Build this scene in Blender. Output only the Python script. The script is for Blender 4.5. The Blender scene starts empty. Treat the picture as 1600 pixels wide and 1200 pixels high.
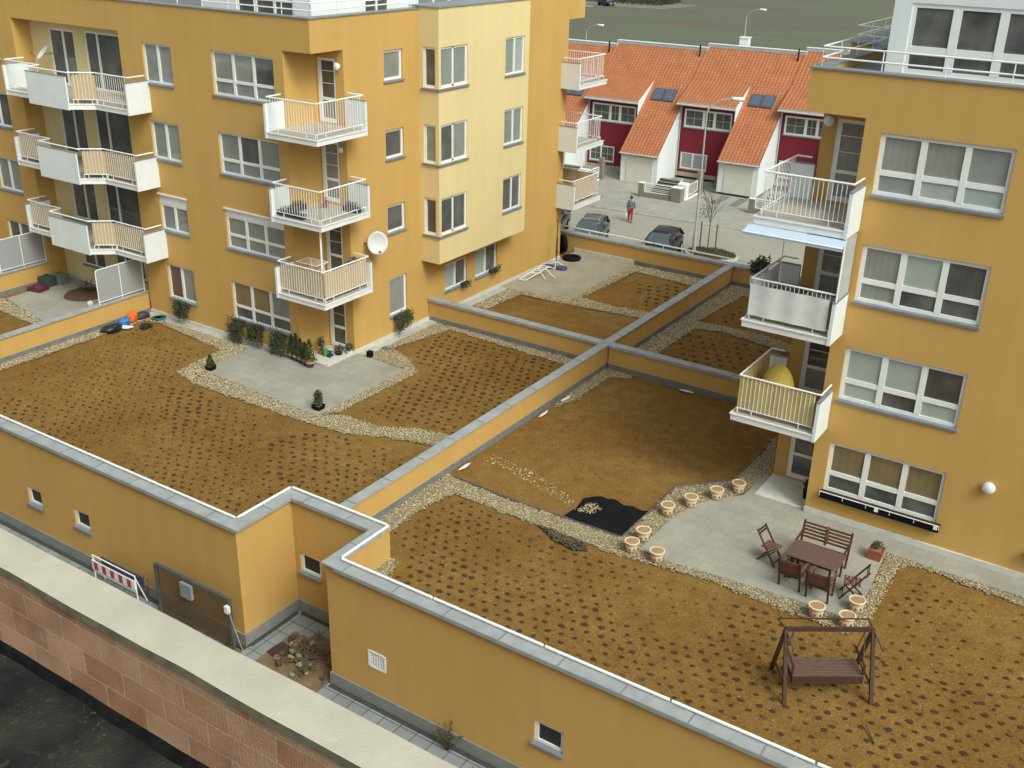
import bpy, bmesh, math, random
import numpy as np
from mathutils import Vector, Matrix
random.seed(7); rng=np.random.default_rng(7)
PI=math.pi
scn=bpy.context.scene; COL=scn.collection
# ---------------------------------------------------------------- camera
cam=bpy.data.cameras.new('camera'); camo=bpy.data.objects.new('camera',cam); COL.objects.link(camo)
def look(yaw,pitch,roll):
    y,p,r=[math.radians(a) for a in (yaw,pitch,roll)]
    f=Vector((math.cos(y)*math.cos(p),math.sin(y)*math.cos(p),-math.sin(p)))
    rt=Vector((math.sin(y),-math.cos(y),0)); up=rt.cross(f)
    r2=rt*math.cos(r)+up*math.sin(r); u2=-rt*math.sin(r)+up*math.cos(r)
    return Matrix((r2,u2,-f)).transposed().to_4x4()
camo.matrix_world=Matrix.Translation((0,0,15.5))@look(122.83907878,24.2610566,1.45281246)
cam.sensor_width=36; cam.lens=1657.155/1600*36; cam.clip_start=.1; cam.clip_end=3000
scn.camera=camo
# ---------------------------------------------------------------- sky, sun, exposure
SUN_EL,SUN_AZ=46,-22      # azimuth measured from +X towards +Y
w=bpy.data.worlds.new('World'); scn.world=w; w.use_nodes=True
nt=w.node_tree; bg=nt.nodes['Background']
sky=nt.nodes.new('ShaderNodeTexSky'); sky.sky_type='NISHITA'; sky.sun_disc=False
sky.sun_elevation=math.radians(SUN_EL); sky.sun_rotation=math.radians(90-SUN_AZ)
sky.dust_density=6; sky.air_density=1.0; sky.ozone_density=1
hs=nt.nodes.new('ShaderNodeHueSaturation'); hs.inputs['Saturation'].default_value=.32
nt.links.new(sky.outputs[0],hs.inputs['Color']); tn=nt.nodes.new('ShaderNodeVectorMath'); tn.operation='MULTIPLY'; tn.inputs[1].default_value=(.97,1.06,1.02); nt.links.new(hs.outputs[0],tn.inputs[0]); nt.links.new(tn.outputs[0],bg.inputs[0]); bg.inputs[1].default_value=.12
sl=bpy.data.lights.new('sun','SUN'); sl.energy=1.15; sl.angle=math.radians(22); sl.color=(.98,1,.90)
so=bpy.data.objects.new('sun',sl); COL.objects.link(so)
e,a=math.radians(SUN_EL),math.radians(SUN_AZ)
so.rotation_euler=Vector((math.cos(e)*math.cos(a),math.cos(e)*math.sin(a),math.sin(e))).to_track_quat('Z','Y').to_euler()
scn.view_settings.view_transform='Standard'; scn.view_settings.look='None'
scn.view_settings.exposure=0.38; scn.view_settings.gamma=1
# ---------------------------------------------------------------- materials
MATS={}
def mat(name,col,rough=.8,var=.12,scale=3,bump=.0,bscale=40,metal=0,spec=.5,stain=None,detail=4,stretch=None):
    if name in MATS: return MATS[name]
    m=bpy.data.materials.new(name); m.use_nodes=True; n=m.node_tree; N=n.nodes; L=n.links
    b=N['Principled BSDF']; b.inputs['Roughness'].default_value=rough; b.inputs['Metallic'].default_value=metal
    b.inputs['Specular IOR Level'].default_value=spec
    tc=N.new('ShaderNodeTexCoord'); vec=tc.outputs['Object']
    if stretch:
        mp=N.new('ShaderNodeMapping'); mp.inputs['Scale'].default_value=stretch; L.new(vec,mp.inputs[0]); vec=mp.outputs[0]
    no=N.new('ShaderNodeTexNoise'); no.inputs['Scale'].default_value=scale; no.inputs['Detail'].default_value=detail
    L.new(vec,no.inputs['Vector'])
    cr=N.new('ShaderNodeValToRGB'); c=np.array(col)
    cr.color_ramp.elements[0].position=.3; cr.color_ramp.elements[1].position=.7
    c2=np.array(stain) if stain is not None else c*(1-var)
    cr.color_ramp.elements[0].color=(*c2,1); cr.color_ramp.elements[1].color=(*np.minimum(c*(1+var*.6),1),1)
    L.new(no.outputs[0],cr.inputs[0]); L.new(cr.outputs[0],b.inputs['Base Color'])
    if bump:
        n2=N.new('ShaderNodeTexNoise'); n2.inputs['Scale'].default_value=bscale; n2.inputs['Detail'].default_value=5; L.new(tc.outputs['Object'],n2.inputs['Vector'])
        bp=N.new('ShaderNodeBump'); bp.inputs['Strength'].default_value=bump; bp.inputs['Distance'].default_value=.02
        L.new(n2.outputs[0],bp.inputs['Height']); L.new(bp.outputs[0],b.inputs['Normal'])
    MATS[name]=m; return m
def nodes(m):
    n=m.node_tree; return n.nodes,n.links,n.nodes['Principled BSDF']
def mathn(N,L,op,a,b=None,c=None):
    x=N.new('ShaderNodeMath'); x.operation=op
    for i,v in enumerate((a,b,c)):
        if v is None: continue
        if isinstance(v,(int,float)): x.inputs[i].default_value=v
        else: L.new(v,x.inputs[i])
    return x.outputs[0]
def mixc(N,L,f,a,b,mode='MIX'):
    x=N.new('ShaderNodeMix'); x.data_type='RGBA'; x.blend_type=mode
    for s,v in ((0,f),(6,a),(7,b)):
        if isinstance(v,(int,float)): x.inputs[s].default_value=v
        elif isinstance(v,(tuple,list)): x.inputs[s].default_value=(*v,1)
        else: L.new(v,x.inputs[s])
    return x.outputs[2]
def plaster(name,col):
    m=mat(name,col,rough=.9,var=.05,scale=.35,bump=.25,bscale=60,spec=.2)
    N,L,b=nodes(m)
    tc=N.new('ShaderNodeTexCoord'); mp=N.new('ShaderNodeMapping'); mp.inputs['Scale'].default_value=(1.3,1.3,.12)
    L.new(tc.outputs['Object'],mp.inputs[0]); no=N.new('ShaderNodeTexNoise'); no.inputs['Scale'].default_value=1.6; no.inputs['Detail'].default_value=6
    L.new(mp.outputs[0],no.inputs['Vector'])
    f=mathn(N,L,'MULTIPLY_ADD',no.outputs[0],.17,.915)
    old=b.inputs['Base Color'].links[0].from_socket
    n3=N.new('ShaderNodeTexNoise'); n3.inputs['Scale'].default_value=25; L.new(tc.outputs['Object'],n3.inputs['Vector'])
    f2=mathn(N,L,'MULTIPLY',f,mathn(N,L,'MULTIPLY_ADD',n3.outputs[0],.14,.93))
    v=N.new('ShaderNodeVectorMath'); v.operation='SCALE'; L.new(old,v.inputs[0]); L.new(f2,v.inputs['Scale'])
    L.new(v.outputs[0],b.inputs['Base Color']); return m
OCHRE=plaster('ochre_plaster',(.555,.340,.108))
PALE=plaster('pale_yellow_plaster',(.72,.58,.30))
WHITEP=plaster('white_plaster',(.74,.77,.78))
REDP=plaster('dark_red_plaster',(.19,.022,.038))
WHITE=mat('white_paint',(.78,.79,.78),rough=.5,var=.06,scale=2)
PANEL=mat('white_panel',(.74,.77,.77),rough=.55,var=.05,scale=1.2)
CREAM=mat('cream_panel',(.66,.60,.47),rough=.6,var=.05)
FRAME=mat('white_window_frame',(.80,.81,.80),rough=.4,var=.03)
ZINC=mat('zinc_sheet',(.335,.34,.335),rough=.6,var=.2,scale=2.5,spec=.3,stain=(.28,.30,.31),detail=8)
ZINCD=mat('grey_blue_sill',(.195,.215,.24),rough=.55,var=.15)
CAPG=mat('grey_cap',(.22,.24,.26),rough=.6,var=.15)
FLASH=mat('grey_membrane_flashing',(.17,.175,.18),rough=.8,var=.2,scale=4)
CONC=mat('concrete',(.46,.45,.41),rough=.9,var=.2,scale=3,bump=.3,bscale=50,detail=8)
CONCL=mat('light_concrete_kerb',(.58,.57,.52),rough=.9,var=.14,scale=4,detail=8)
TILE=mat('beige_balcony_tiles',(.42,.38,.33),rough=.7,var=.12,scale=5)
PIPE=mat('white_pipe',(.82,.82,.82),rough=.3,var=.02)
STEEL=mat('grey_steel',(.12,.13,.13),rough=.5,var=.2,metal=.3)
BLACK=mat('black_rubber',(.008,.008,.010),rough=.95,var=.3,spec=.15)
WOOD=mat('dark_stained_wood',(.062,.028,.018),rough=.6,var=.35,scale=9,stretch=(1,1,6))
WOODT=mat('brown_table_wood',(.135,.078,.062),rough=.55,var=.25,scale=8,stretch=(1,7,1))
WOODR=mat('reddish_slat_wood',(.15,.065,.038),rough=.6,var=.3,scale=9)
GREEN1=mat('dark_green_leaf',(.030,.055,.018),rough=.7,var=.4,scale=8)
GREEN2=mat('mid_green_leaf',(.065,.10,.025),rough=.7,var=.4,scale=8)
GREEN3=mat('olive_brown_leaf',(.085,.075,.03),rough=.8,var=.4,scale=8)
BARK=mat('bark',(.10,.075,.05),rough=.9,var=.3,scale=10)
TERRA=mat('terracotta',(.34,.10,.05),rough=.8,var=.2)
CERAM=mat('cream_ceramic',(.60,.46,.30),rough=.6,var=.15,scale=8)
CERDK=mat('brown_clay_relief',(.20,.10,.055),rough=.8,var=.3)
EARTH=mat('potting_earth',(.28,.17,.085),rough=1,var=.3,scale=12)
BLUEP=mat('blue_glazed_pot',(.035,.035,.10),rough=.35,var=.2)
YELLP=mat('ochre_pot_rim',(.52,.30,.09),rough=.6,var=.2)
BEIGECL=mat('beige_fabric',(.50,.38,.22),rough=.9,var=.08,scale=6)
YELCL=mat('yellow_fabric',(.50,.40,.15),rough=.85,var=.1,scale=5)
WHITECL=mat('white_translucent_fabric',(.68,.69,.68),rough=.9,var=.10,scale=4)
AWN=mat('light_blue_awning',(.46,.56,.68),rough=.8,var=.05)
DARKIN=mat('dark_interior',(.02,.02,.022),rough=.5,var=.2)
def glass(name,col,var=.3,folds=0,rough=.06,gloss=.5,scale=1.5):
    m=mat(name,col,rough=rough,var=var,scale=scale,spec=gloss)
    N,L,b=nodes(m)
    old=b.inputs['Base Color'].links[0].from_socket
    tc=N.new('ShaderNodeTexCoord')
    if folds:
        sx=N.new('ShaderNodeSeparateXYZ'); L.new(tc.outputs['Object'],sx.inputs[0])
        s=mathn(N,L,'ADD',sx.outputs[0],sx.outputs[1])
        no=N.new('ShaderNodeTexNoise'); no.inputs['Scale'].default_value=1.5; L.new(tc.outputs['Object'],no.inputs['Vector'])
        s=mathn(N,L,'MULTIPLY_ADD',no.outputs[0],.10,s)
        q=mathn(N,L,'SINE',mathn(N,L,'MULTIPLY',s,folds))
        f=mathn(N,L,'MULTIPLY_ADD',q,.055,.95)
        v=N.new('ShaderNodeVectorMath'); v.operation='SCALE'; L.new(old,v.inputs[0]); L.new(f,v.inputs['Scale']); L.new(v.outputs[0],b.inputs['Base Color'])
    no=N.new('ShaderNodeTexNoise'); no.inputs['Scale'].default_value=1.3; L.new(tc.outputs['Object'],no.inputs['Vector'])
    bp=N.new('ShaderNodeBump'); bp.inputs['Strength'].default_value=.12; bp.inputs['Distance'].default_value=.05
    L.new(no.outputs[0],bp.inputs['Height']); L.new(bp.outputs[0],b.inputs['Coat Normal'])
    b.inputs['Coat Weight'].default_value=1; b.inputs['Coat Roughness'].default_value=.03; b.inputs['Roughness'].default_value=.6
    return m
GD=glass('dark_window_glass',(.098,.10,.096),.6)
GG=glass('glass_over_grey_curtain',(.26,.265,.24),.18,folds=38)
GB=glass('glass_over_pale_blind',(.36,.40,.375),.08)
GK=glass('glass_over_dark_drape',(.085,.08,.074),.4,folds=48)
GT=glass('glass_over_tan_curtain',(.22,.16,.075),.2,folds=30)
GM=glass('glass_over_mid_blind',(.25,.27,.25),.12)
RED_GL=glass('glass_over_red_brown_drape',(.12,.045,.03),.3,folds=24)
# ---- ground materials
def soil_mat():
    m=mat('brown_coir_soil',(.25,.135,.036),rough=1,spec=.1)
    N,L,b=nodes(m); tc=N.new('ShaderNodeTexCoord'); v=tc.outputs['Object']
    def noise(s,d=4):
        n=N.new('ShaderNodeTexNoise'); n.inputs['Scale'].default_value=s; n.inputs['Detail'].default_value=d; L.new(v,n.inputs['Vector']); return n.outputs[0]
    def ramp(f,p0,c0,p1,c1):
        r=N.new('ShaderNodeValToRGB'); r.color_ramp.elements[0].position=p0; r.color_ramp.elements[0].color=(*c0,1)
        r.color_ramp.elements[1].position=p1; r.color_ramp.elements[1].color=(*c1,1); L.new(f,r.inputs[0]); return r.outputs[0]
    base=ramp(noise(.28,6),.32,(.195,.104,.028),.68,(.245,.146,.044))
    mid=ramp(noise(2.2,6),.3,(.84,.82,.8),.7,(1.10,1.10,1.10))
    c=mixc(N,L,1,base,mid,'MULTIPLY')
    fine=ramp(noise(22,5),.3,(.74,.72,.70),.7,(1.22,1.21,1.18))
    c=mixc(N,L,1,c,fine,'MULTIPLY')
    spk=ramp(noise(9,3),.60,(0,0,0),.72,(1,1,1))
    c=mixc(N,L,mathn(N,L,'MULTIPLY',spk,.5),c,(.085,.045,.018))
    L.new(c,b.inputs['Base Color'])
    bp=N.new('ShaderNodeBump'); bp.inputs['Strength'].default_value=.8; bp.inputs['Distance'].default_value=.03
    L.new(mathn(N,L,'ADD',noise(18,5),noise(3,3)),bp.inputs['Height']); L.new(bp.outputs[0],b.inputs['Normal'])
    return m
SOIL=soil_mat()
def slab_mat(name,c1,c2,joint,size,rot=0,off=0.5,js=.006,w=None):
    m=mat(name,c1,rough=.9,spec=.2); N,L,b=nodes(m)
    tc=N.new('ShaderNodeTexCoord'); mp=N.new('ShaderNodeMapping'); mp.inputs['Rotation'].default_value=(0,0,rot); L.new(tc.outputs['Object'],mp.inputs[0])
    br=N.new('ShaderNodeTexBrick'); br.inputs['Scale'].default_value=1; br.inputs['Brick Width'].default_value=w or size; br.inputs['Row Height'].default_value=size
    br.inputs['Mortar Size'].default_value=js; br.offset=off; br.inputs['Color1'].default_value=(*c1,1); br.inputs['Color2'].default_value=(*c2,1); br.inputs['Mortar'].default_value=(*joint,1)
    L.new(mp.outputs[0],br.inputs['Vector'])
    no=N.new('ShaderNodeTexNoise'); no.inputs['Scale'].default_value=.9; no.inputs['Detail'].default_value=8; L.new(tc.outputs['Object'],no.inputs['Vector'])
    n2=N.new('ShaderNodeTexNoise'); n2.inputs['Scale'].default_value=30; L.new(tc.outputs['Object'],n2.inputs['Vector'])
    f=mathn(N,L,'MULTIPLY_ADD',no.outputs[0],.6,.7); f=mathn(N,L,'MULTIPLY',f,mathn(N,L,'MULTIPLY_ADD',n2.outputs[0],.35,.82))
    v=N.new('ShaderNodeVectorMath'); v.operation='SCALE'; L.new(br.outputs[0],v.inputs[0]); L.new(f,v.inputs['Scale']); L.new(v.outputs[0],b.inputs['Base Color'])
    bp=N.new('ShaderNodeBump'); bp.inputs['Strength'].default_value=.5; bp.inputs['Distance'].default_value=.01; bp.invert=True
    L.new(br.outputs['Fac'],bp.inputs['Height']); L.new(bp.outputs[0],b.inputs['Normal']); return m
PAVE=slab_mat('terrace_paving',(.345,.325,.268),(.32,.30,.25),(.225,.215,.18),.4,js=.005)
PAVEB=slab_mat('beige_terrace_paving',(.36,.325,.245),(.34,.305,.23),(.24,.21,.16),.4,js=.005)
PAVER=slab_mat('grey_path_slabs',(.27,.285,.29),(.23,.245,.255),(.08,.08,.075),.5,js=.012,off=0)
PAVES=slab_mat('pavement_blocks',(.36,.34,.30),(.32,.305,.27),(.24,.22,.19),.2,js=.004,w=.3)
ROADM=mat('pale_asphalt',(.33,.305,.25),rough=.95,var=.10,scale=.3,bump=.2,bscale=30,detail=10)
def tile_mat():
    m=mat('orange_roof_tiles',(.42,.115,.035),rough=.8,spec=.3); N,L,b=nodes(m)
    tc=N.new('ShaderNodeTexCoord'); 
    br=N.new('ShaderNodeTexBrick'); br.inputs['Scale'].default_value=1; br.inputs['Brick Width'].default_value=.27; br.inputs['Row Height'].default_value=.27; br.inputs['Mortar Size'].default_value=.028; br.inputs['Mortar Smooth'].default_value=.6
    br.offset=0; br.inputs['Color1'].default_value=(.43,.162,.072,1); br.inputs['Color2'].default_value=(.385,.135,.060,1); br.inputs['Mortar'].default_value=(.29,.10,.048,1)
    L.new(tc.outputs['Object'],br.inputs['Vector'])
    no=N.new('ShaderNodeTexNoise'); no.inputs['Scale'].default_value=.8; no.inputs['Detail'].default_value=7; L.new(tc.outputs['Object'],no.inputs['Vector'])
    v=N.new('ShaderNodeVectorMath'); v.operation='SCALE'; L.new(br.outputs[0],v.inputs[0]); L.new(mathn(N,L,'MULTIPLY_ADD',no.outputs[0],.5,.78),v.inputs['Scale']); L.new(v.outputs[0],b.inputs['Base Color'])
    sx=N.new('ShaderNodeSeparateXYZ'); L.new(tc.outputs['Object'],sx.inputs[0])
    h=mathn(N,L,'ADD',mathn(N,L,'SINE',mathn(N,L,'MULTIPLY',sx.outputs[0],2*PI/.27)),mathn(N,L,'MULTIPLY',mathn(N,L,'FRACT',mathn(N,L,'MULTIPLY',sx.outputs[1],-1/.27)),1.6))
    bp=N.new('ShaderNodeBump'); bp.inputs['Strength'].default_value=.35; bp.inputs['Distance'].default_value=.03; L.new(h,bp.inputs['Height']); L.new(bp.outputs[0],b.inputs['Normal'])
    return m
ROOFT=tile_mat()
def block_mat():
    m=mat('hollow_clay_blocks',(.4,.2,.12),rough=.95,spec=.1); N,L,b=nodes(m)
    tc=N.new('ShaderNodeTexCoord'); sx=N.new('ShaderNodeSeparateXYZ'); L.new(tc.outputs['Object'],sx.inputs[0])
    cx=N.new('ShaderNodeCombineXYZ'); L.new(mathn(N,L,'ADD',sx.outputs[0],.08),cx.inputs[0]); L.new(sx.outputs[2],cx.inputs[1])
    nz=N.new('ShaderNodeTexNoise'); nz.inputs['Scale'].default_value=5; nz.inputs['Detail'].default_value=5; L.new(tc.outputs['Object'],nz.inputs['Vector'])
    wv=N.new('ShaderNodeVectorMath'); wv.operation='MULTIPLY_ADD'; L.new(nz.outputs[1],wv.inputs[0]); wv.inputs[1].default_value=(.03,.03,0); L.new(cx.outputs[0],wv.inputs[2])
    br=N.new('ShaderNodeTexBrick'); br.inputs['Scale'].default_value=1; br.inputs['Brick Width'].default_value=.5; br.inputs['Row Height'].default_value=.25; br.inputs['Mortar Size'].default_value=.008; br.inputs['Mortar Smooth'].default_value=.3; br.inputs['Bias'].default_value=0
    br.inputs['Color1'].default_value=(.46,.265,.165,1); br.inputs['Color2'].default_value=(.34,.155,.085,1); br.inputs['Mortar'].default_value=(.44,.36,.285,1)
    L.new(wv.outputs[0],br.inputs['Vector'])
    # vertical joints are dry: darker
    flu=mathn(N,L,'SINE',mathn(N,L,'MULTIPLY',sx.outputs[0],2*PI/.028))
    n1=N.new('ShaderNodeTexNoise'); n1.inputs['Scale'].default_value=2.2; n1.inputs['Detail'].default_value=8; L.new(tc.outputs['Object'],n1.inputs['Vector'])
    n2=N.new('ShaderNodeTexNoise'); n2.inputs['Scale'].default_value=45; n2.inputs['Detail'].default_value=4; L.new(tc.outputs['Object'],n2.inputs['Vector'])
    f=mathn(N,L,'MULTIPLY',mathn(N,L,'MULTIPLY_ADD',n1.outputs[0],1.0,.5),mathn(N,L,'MULTIPLY_ADD',n2.outputs[0],.6,.7))
    f=mathn(N,L,'MULTIPLY',f,mathn(N,L,'MULTIPLY_ADD',flu,.05,.97))
    v=N.new('ShaderNodeVectorMath'); v.operation='SCALE'; L.new(br.outputs[0],v.inputs[0]); L.new(f,v.inputs['Scale'])
    # dusty mortar smears
    n3=N.new('ShaderNodeTexNoise'); n3.inputs['Scale'].default_value=1.7; n3.inputs['Detail'].default_value=10; n3.inputs['Roughness'].default_value=.65; L.new(wv.outputs[0],n3.inputs['Vector'])
    r=N.new('ShaderNodeValToRGB'); r.color_ramp.elements[0].position=.60; r.color_ramp.elements[1].position=.68; L.new(n3.outputs[0],r.inputs[0])
    n4=N.new('ShaderNodeTexNoise'); n4.inputs['Scale'].default_value=1.1; n4.inputs['Detail'].default_value=3; L.new(tc.outputs['Object'],n4.inputs['Vector'])
    r4=N.new('ShaderNodeValToRGB'); r4.color_ramp.elements[0].position=.4; r4.color_ramp.elements[1].position=.62; L.new(n4.outputs[0],r4.inputs[0])
    v_=mixc(N,L,mathn(N,L,'MULTIPLY',r4.outputs[0],.55),v.outputs[0],(.44,.29,.18))
    c=mixc(N,L,mathn(N,L,'MULTIPLY',r.outputs[0],.75),v_,(.34,.29,.25))
    L.new(c,b.inputs['Base Color'])
    bp=N.new('ShaderNodeBump'); bp.inputs['Strength'].default_value=.7; bp.inputs['Distance'].default_value=.012
    L.new(mathn(N,L,'ADD',mathn(N,L,'MULTIPLY',flu,.08),mathn(N,L,'ADD',n2.outputs[0],mathn(N,L,'MULTIPLY',br.outputs['Fac'],-1.2))),bp.inputs['Height']); L.new(bp.outputs[0],b.inputs['Normal'])
    return m
BLOCKS=block_mat()
def bitumen():
    m=mat('weathered_bitumen_roof',(.03,.03,.028),rough=.95,spec=.2); N,L,b=nodes(m)
    tc=N.new('ShaderNodeTexCoord')
    def noise(s,d=6):
        n=N.new('ShaderNodeTexNoise'); n.inputs['Scale'].default_value=s; n.inputs['Detail'].default_value=d; L.new(tc.outputs['Object'],n.inputs['Vector']); return n.outputs[0]
    def ramp(f,p0,c0,p1,c1):
        r=N.new('ShaderNodeValToRGB'); r.color_ramp.elements[0].position=p0; r.color_ramp.elements[0].color=(*c0,1)
        r.color_ramp.elements[1].position=p1; r.color_ramp.elements[1].color=(*c1,1); L.new(f,r.inputs[0]); return r.outputs[0]
    c=ramp(noise(1.3,8),.38,(.009,.010,.011),.72,(.048,.045,.038))
    c=mixc(N,L,ramp(noise(9,5),.60,(0,0,0),.74,(1,1,1)),c,(.055,.053,.030))
    c=mixc(N,L,mathn(N,L,'MULTIPLY',mathn(N,L,'MULTIPLY',ramp(noise(34,3),.60,(0,0,0),.70,(1,1,1)),ramp(noise(2.1,4),.42,(0,0,0),.62,(1,1,1))),.7),c,(.13,.12,.095))
    L.new(c,b.inputs['Base Color'])
    bp=N.new('ShaderNodeBump'); bp.inputs['Strength'].default_value=.9; bp.inputs['Distance'].default_value=.02; L.new(noise(40,5),bp.inputs['Height']); L.new(bp.outputs[0],b.inputs['Normal'])
    return m
BITU=bitumen()
FOOT=mat('near_black_strip',(.010,.010,.010),rough=.95,var=.5,scale=9,spec=.1,bump=.6,bscale=30)
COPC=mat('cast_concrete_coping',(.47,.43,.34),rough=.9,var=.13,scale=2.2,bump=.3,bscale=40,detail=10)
COPD=mat('dark_concrete_edge',(.15,.135,.085),rough=.95,var=.35,scale=9)  # near side of the coping, a darker greenish brown than its top
GRB=mat('gravel_bed',(.25,.205,.125),rough=1,var=.4,scale=30)
ST=[mat('pale_stone',(.46,.375,.225),rough=.9,var=.15,scale=20),mat('cream_stone',(.57,.485,.315),rough=.9,var=.1,scale=20),mat('tan_stone',(.34,.26,.14),rough=.9,var=.2,scale=20)]
PIT=[mat('damp_planting_pit',(.064,.035,.019),rough=1,var=.4,scale=20),mat('shallow_planting_pit',(.115,.062,.026),rough=1,var=.3,scale=20)]
FIELD=mat('field_green',(.088,.100,.060),rough=1,var=.3,scale=.02,stain=(.112,.100,.070),detail=9,stretch=(1,4,1))
_r=[n for n in FIELD.node_tree.nodes if n.bl_idname=='ShaderNodeValToRGB'][0]; _r.color_ramp.elements[0].position=.44; _r.color_ramp.elements[1].position=.56
# ---------------------------------------------------------------- mesh builder
class MB:
    def __init__(s,M=None): s.v=[];s.f=[];s.m=[];s.M=M
    def V(s,p):
        if s.M: p=s.M(*p)
        s.v.append(tuple(p)); return len(s.v)-1
    def face(s,pts,m=0): s.f.append([s.V(p) for p in pts]); s.m.append(m)
    def box(s,x0,x1,y0,y1,z0,z1,m=0):
        i=[s.V((x,y,z)) for z in (z0,z1) for x,y in ((x0,y0),(x1,y0),(x1,y1),(x0,y1))]
        for q in ((0,3,2,1),(4,5,6,7),(0,1,5,4),(1,2,6,5),(2,3,7,6),(3,0,4,7)): s.f.append([i[k] for k in q]); s.m.append(m)
    def prism(s,poly,z0,z1,m=0):
        a=[s.V((x,y,z0)) for x,y in poly]; b=[s.V((x,y,z1)) for x,y in poly]; n=len(poly)
        s.f.append(a[::-1]); s.f.append(b); s.m+= [m,m]
        for i in range(n): s.f.append([a[i],a[(i+1)%n],b[(i+1)%n],b[i]]); s.m.append(m)
    def loft(s,rings,m=0,cap=True,closed=True):
        R=[[s.V(p) for p in r] for r in rings]; n=len(R[0])
        for a,b in zip(R,R[1:]):
            for i in range(n if closed else n-1): s.f.append([a[i],a[(i+1)%n],b[(i+1)%n],b[i]]); s.m.append(m)
        if cap: s.f.append(R[0][::-1]); s.f.append(R[-1]); s.m+=[m,m]
    def tube(s,p,q,r,n=8,m=0,r2=None):
        p=Vector(p);q=Vector(q);d=(q-p).normalized(); a=d.orthogonal().normalized(); b=d.cross(a); r2=r if r2 is None else r2
        s.loft([[p+(a*math.cos(t)+b*math.sin(t))*r for t in [2*PI*k/n for k in range(n)]],[q+(a*math.cos(t)+b*math.sin(t))*r2 for t in [2*PI*k/n for k in range(n)]]],m)
    def bar(s,p,q,wd,h,m=0,up=(0,0,1)):
        p=Vector(p);q=Vector(q);d=(q-p).normalized(); u=Vector(up); sd=d.cross(u)
        if sd.length<1e-3: sd=d.cross(Vector((1,0,0)))
        sd.normalize(); u=sd.cross(d)
        o=[sd*wd/2+u*h/2,-sd*wd/2+u*h/2,-sd*wd/2-u*h/2,sd*wd/2-u*h/2]
        s.loft([[p+k for k in o],[q+k for k in o]],m)
    def lathe(s,c,prof,n=20,m=0,ax=2,mats=None):
        R=[]
        for r,z in prof:
            ring=[]
            for k in range(n):
                t=2*PI*k/n; a,b=r*math.cos(t),r*math.sin(t)
                ring.append({2:(c[0]+a,c[1]+b,c[2]+z),1:(c[0]+a,c[1]+z,c[2]+b),0:(c[0]+z,c[1]+a,c[2]+b)}[ax])
            R.append(ring)
        if mats is None: s.loft(R,m)
        else:
            for i in range(len(R)-1): s.loft(R[i:i+2],mats[i],cap=False)
            s.f.append([s.V(p) for p in R[0]][::-1]); s.m.append(mats[0]); s.f.append([s.V(p) for p in R[-1]]); s.m.append(mats[-1])
    def ball(s,c,rx,ry,rz,m=0,n=12,k=8,jit=0):
        R=[]
        for i in range(1,k):
            ph=PI*i/k-PI/2
            R.append([(c[0]+rx*math.cos(ph)*math.cos(t)*(1+random.uniform(-jit,jit)),c[1]+ry*math.cos(ph)*math.sin(t)*(1+random.uniform(-jit,jit)),c[2]+rz*math.sin(ph)*(1+random.uniform(-jit,jit))) for t in [2*PI*j/n for j in range(n)]])
        s.loft(R,m)
    def build(s,name,mats,parent=None,smooth=False,bevel=0,label=None):
        me=bpy.data.meshes.new(name); me.from_pydata(s.v,[],s.f)
        mats=mats if isinstance(mats,(list,tuple)) else [mats]
        for x in mats: me.materials.append(x)
        me.polygons.foreach_set('material_index',s.m)
        if smooth: me.polygons.foreach_set('use_smooth',[True]*len(s.f))
        me.update(); o=bpy.data.objects.new(name,me); COL.objects.link(o)
        if parent: o.parent=parent
        if bevel:
            bv=o.modifiers.new('b','BEVEL'); bv.width=bevel; bv.segments=2; bv.limit_method='ANGLE'
        if label: o['label']=label
        return o
def tag(o,label=None,cat=None,group=None,kind=None):
    if label: o['label']=label
    if cat: o['category']=cat
    if group: o['group']=group
    if kind: o['kind']=kind
    return o
def thing(name,label,cat,loc=(0,0,0),rz=0,group=None):
    o=bpy.data.objects.new(name,None); o.empty_display_size=.2; COL.objects.link(o); o.location=loc; o.rotation_euler=(0,0,rz)
    return tag(o,label,cat,group)
def copy_tree(o,parent=None):
    c=o.copy(); COL.objects.link(c); c.parent=parent
    for ch in list(o.children): copy_tree(ch,c)
    return c
def one(name,mb,mats,label,cat,group=None,smooth=False,loc=None,rz=0,bevel=0):
    o=mb.build(name,mats,smooth=smooth,bevel=bevel)
    if loc is not None: o.location=loc
    o.rotation_euler=(0,0,rz); return tag(o,label,cat,group)
def inpoly(x,y,P):
    P=np.asarray(P); n=len(P); c=np.zeros(np.shape(x),bool); j=n-1
    for i in range(n):
        xi,yi=P[i];xj,yj=P[j]
        with np.errstate(divide='ignore',invalid='ignore'):
            c^=((yi>y)!=(yj>y))&(x<(xj-xi)*(y-yi)/(yj-yi+1e-12)+xi)
        j=i
    return c
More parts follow.
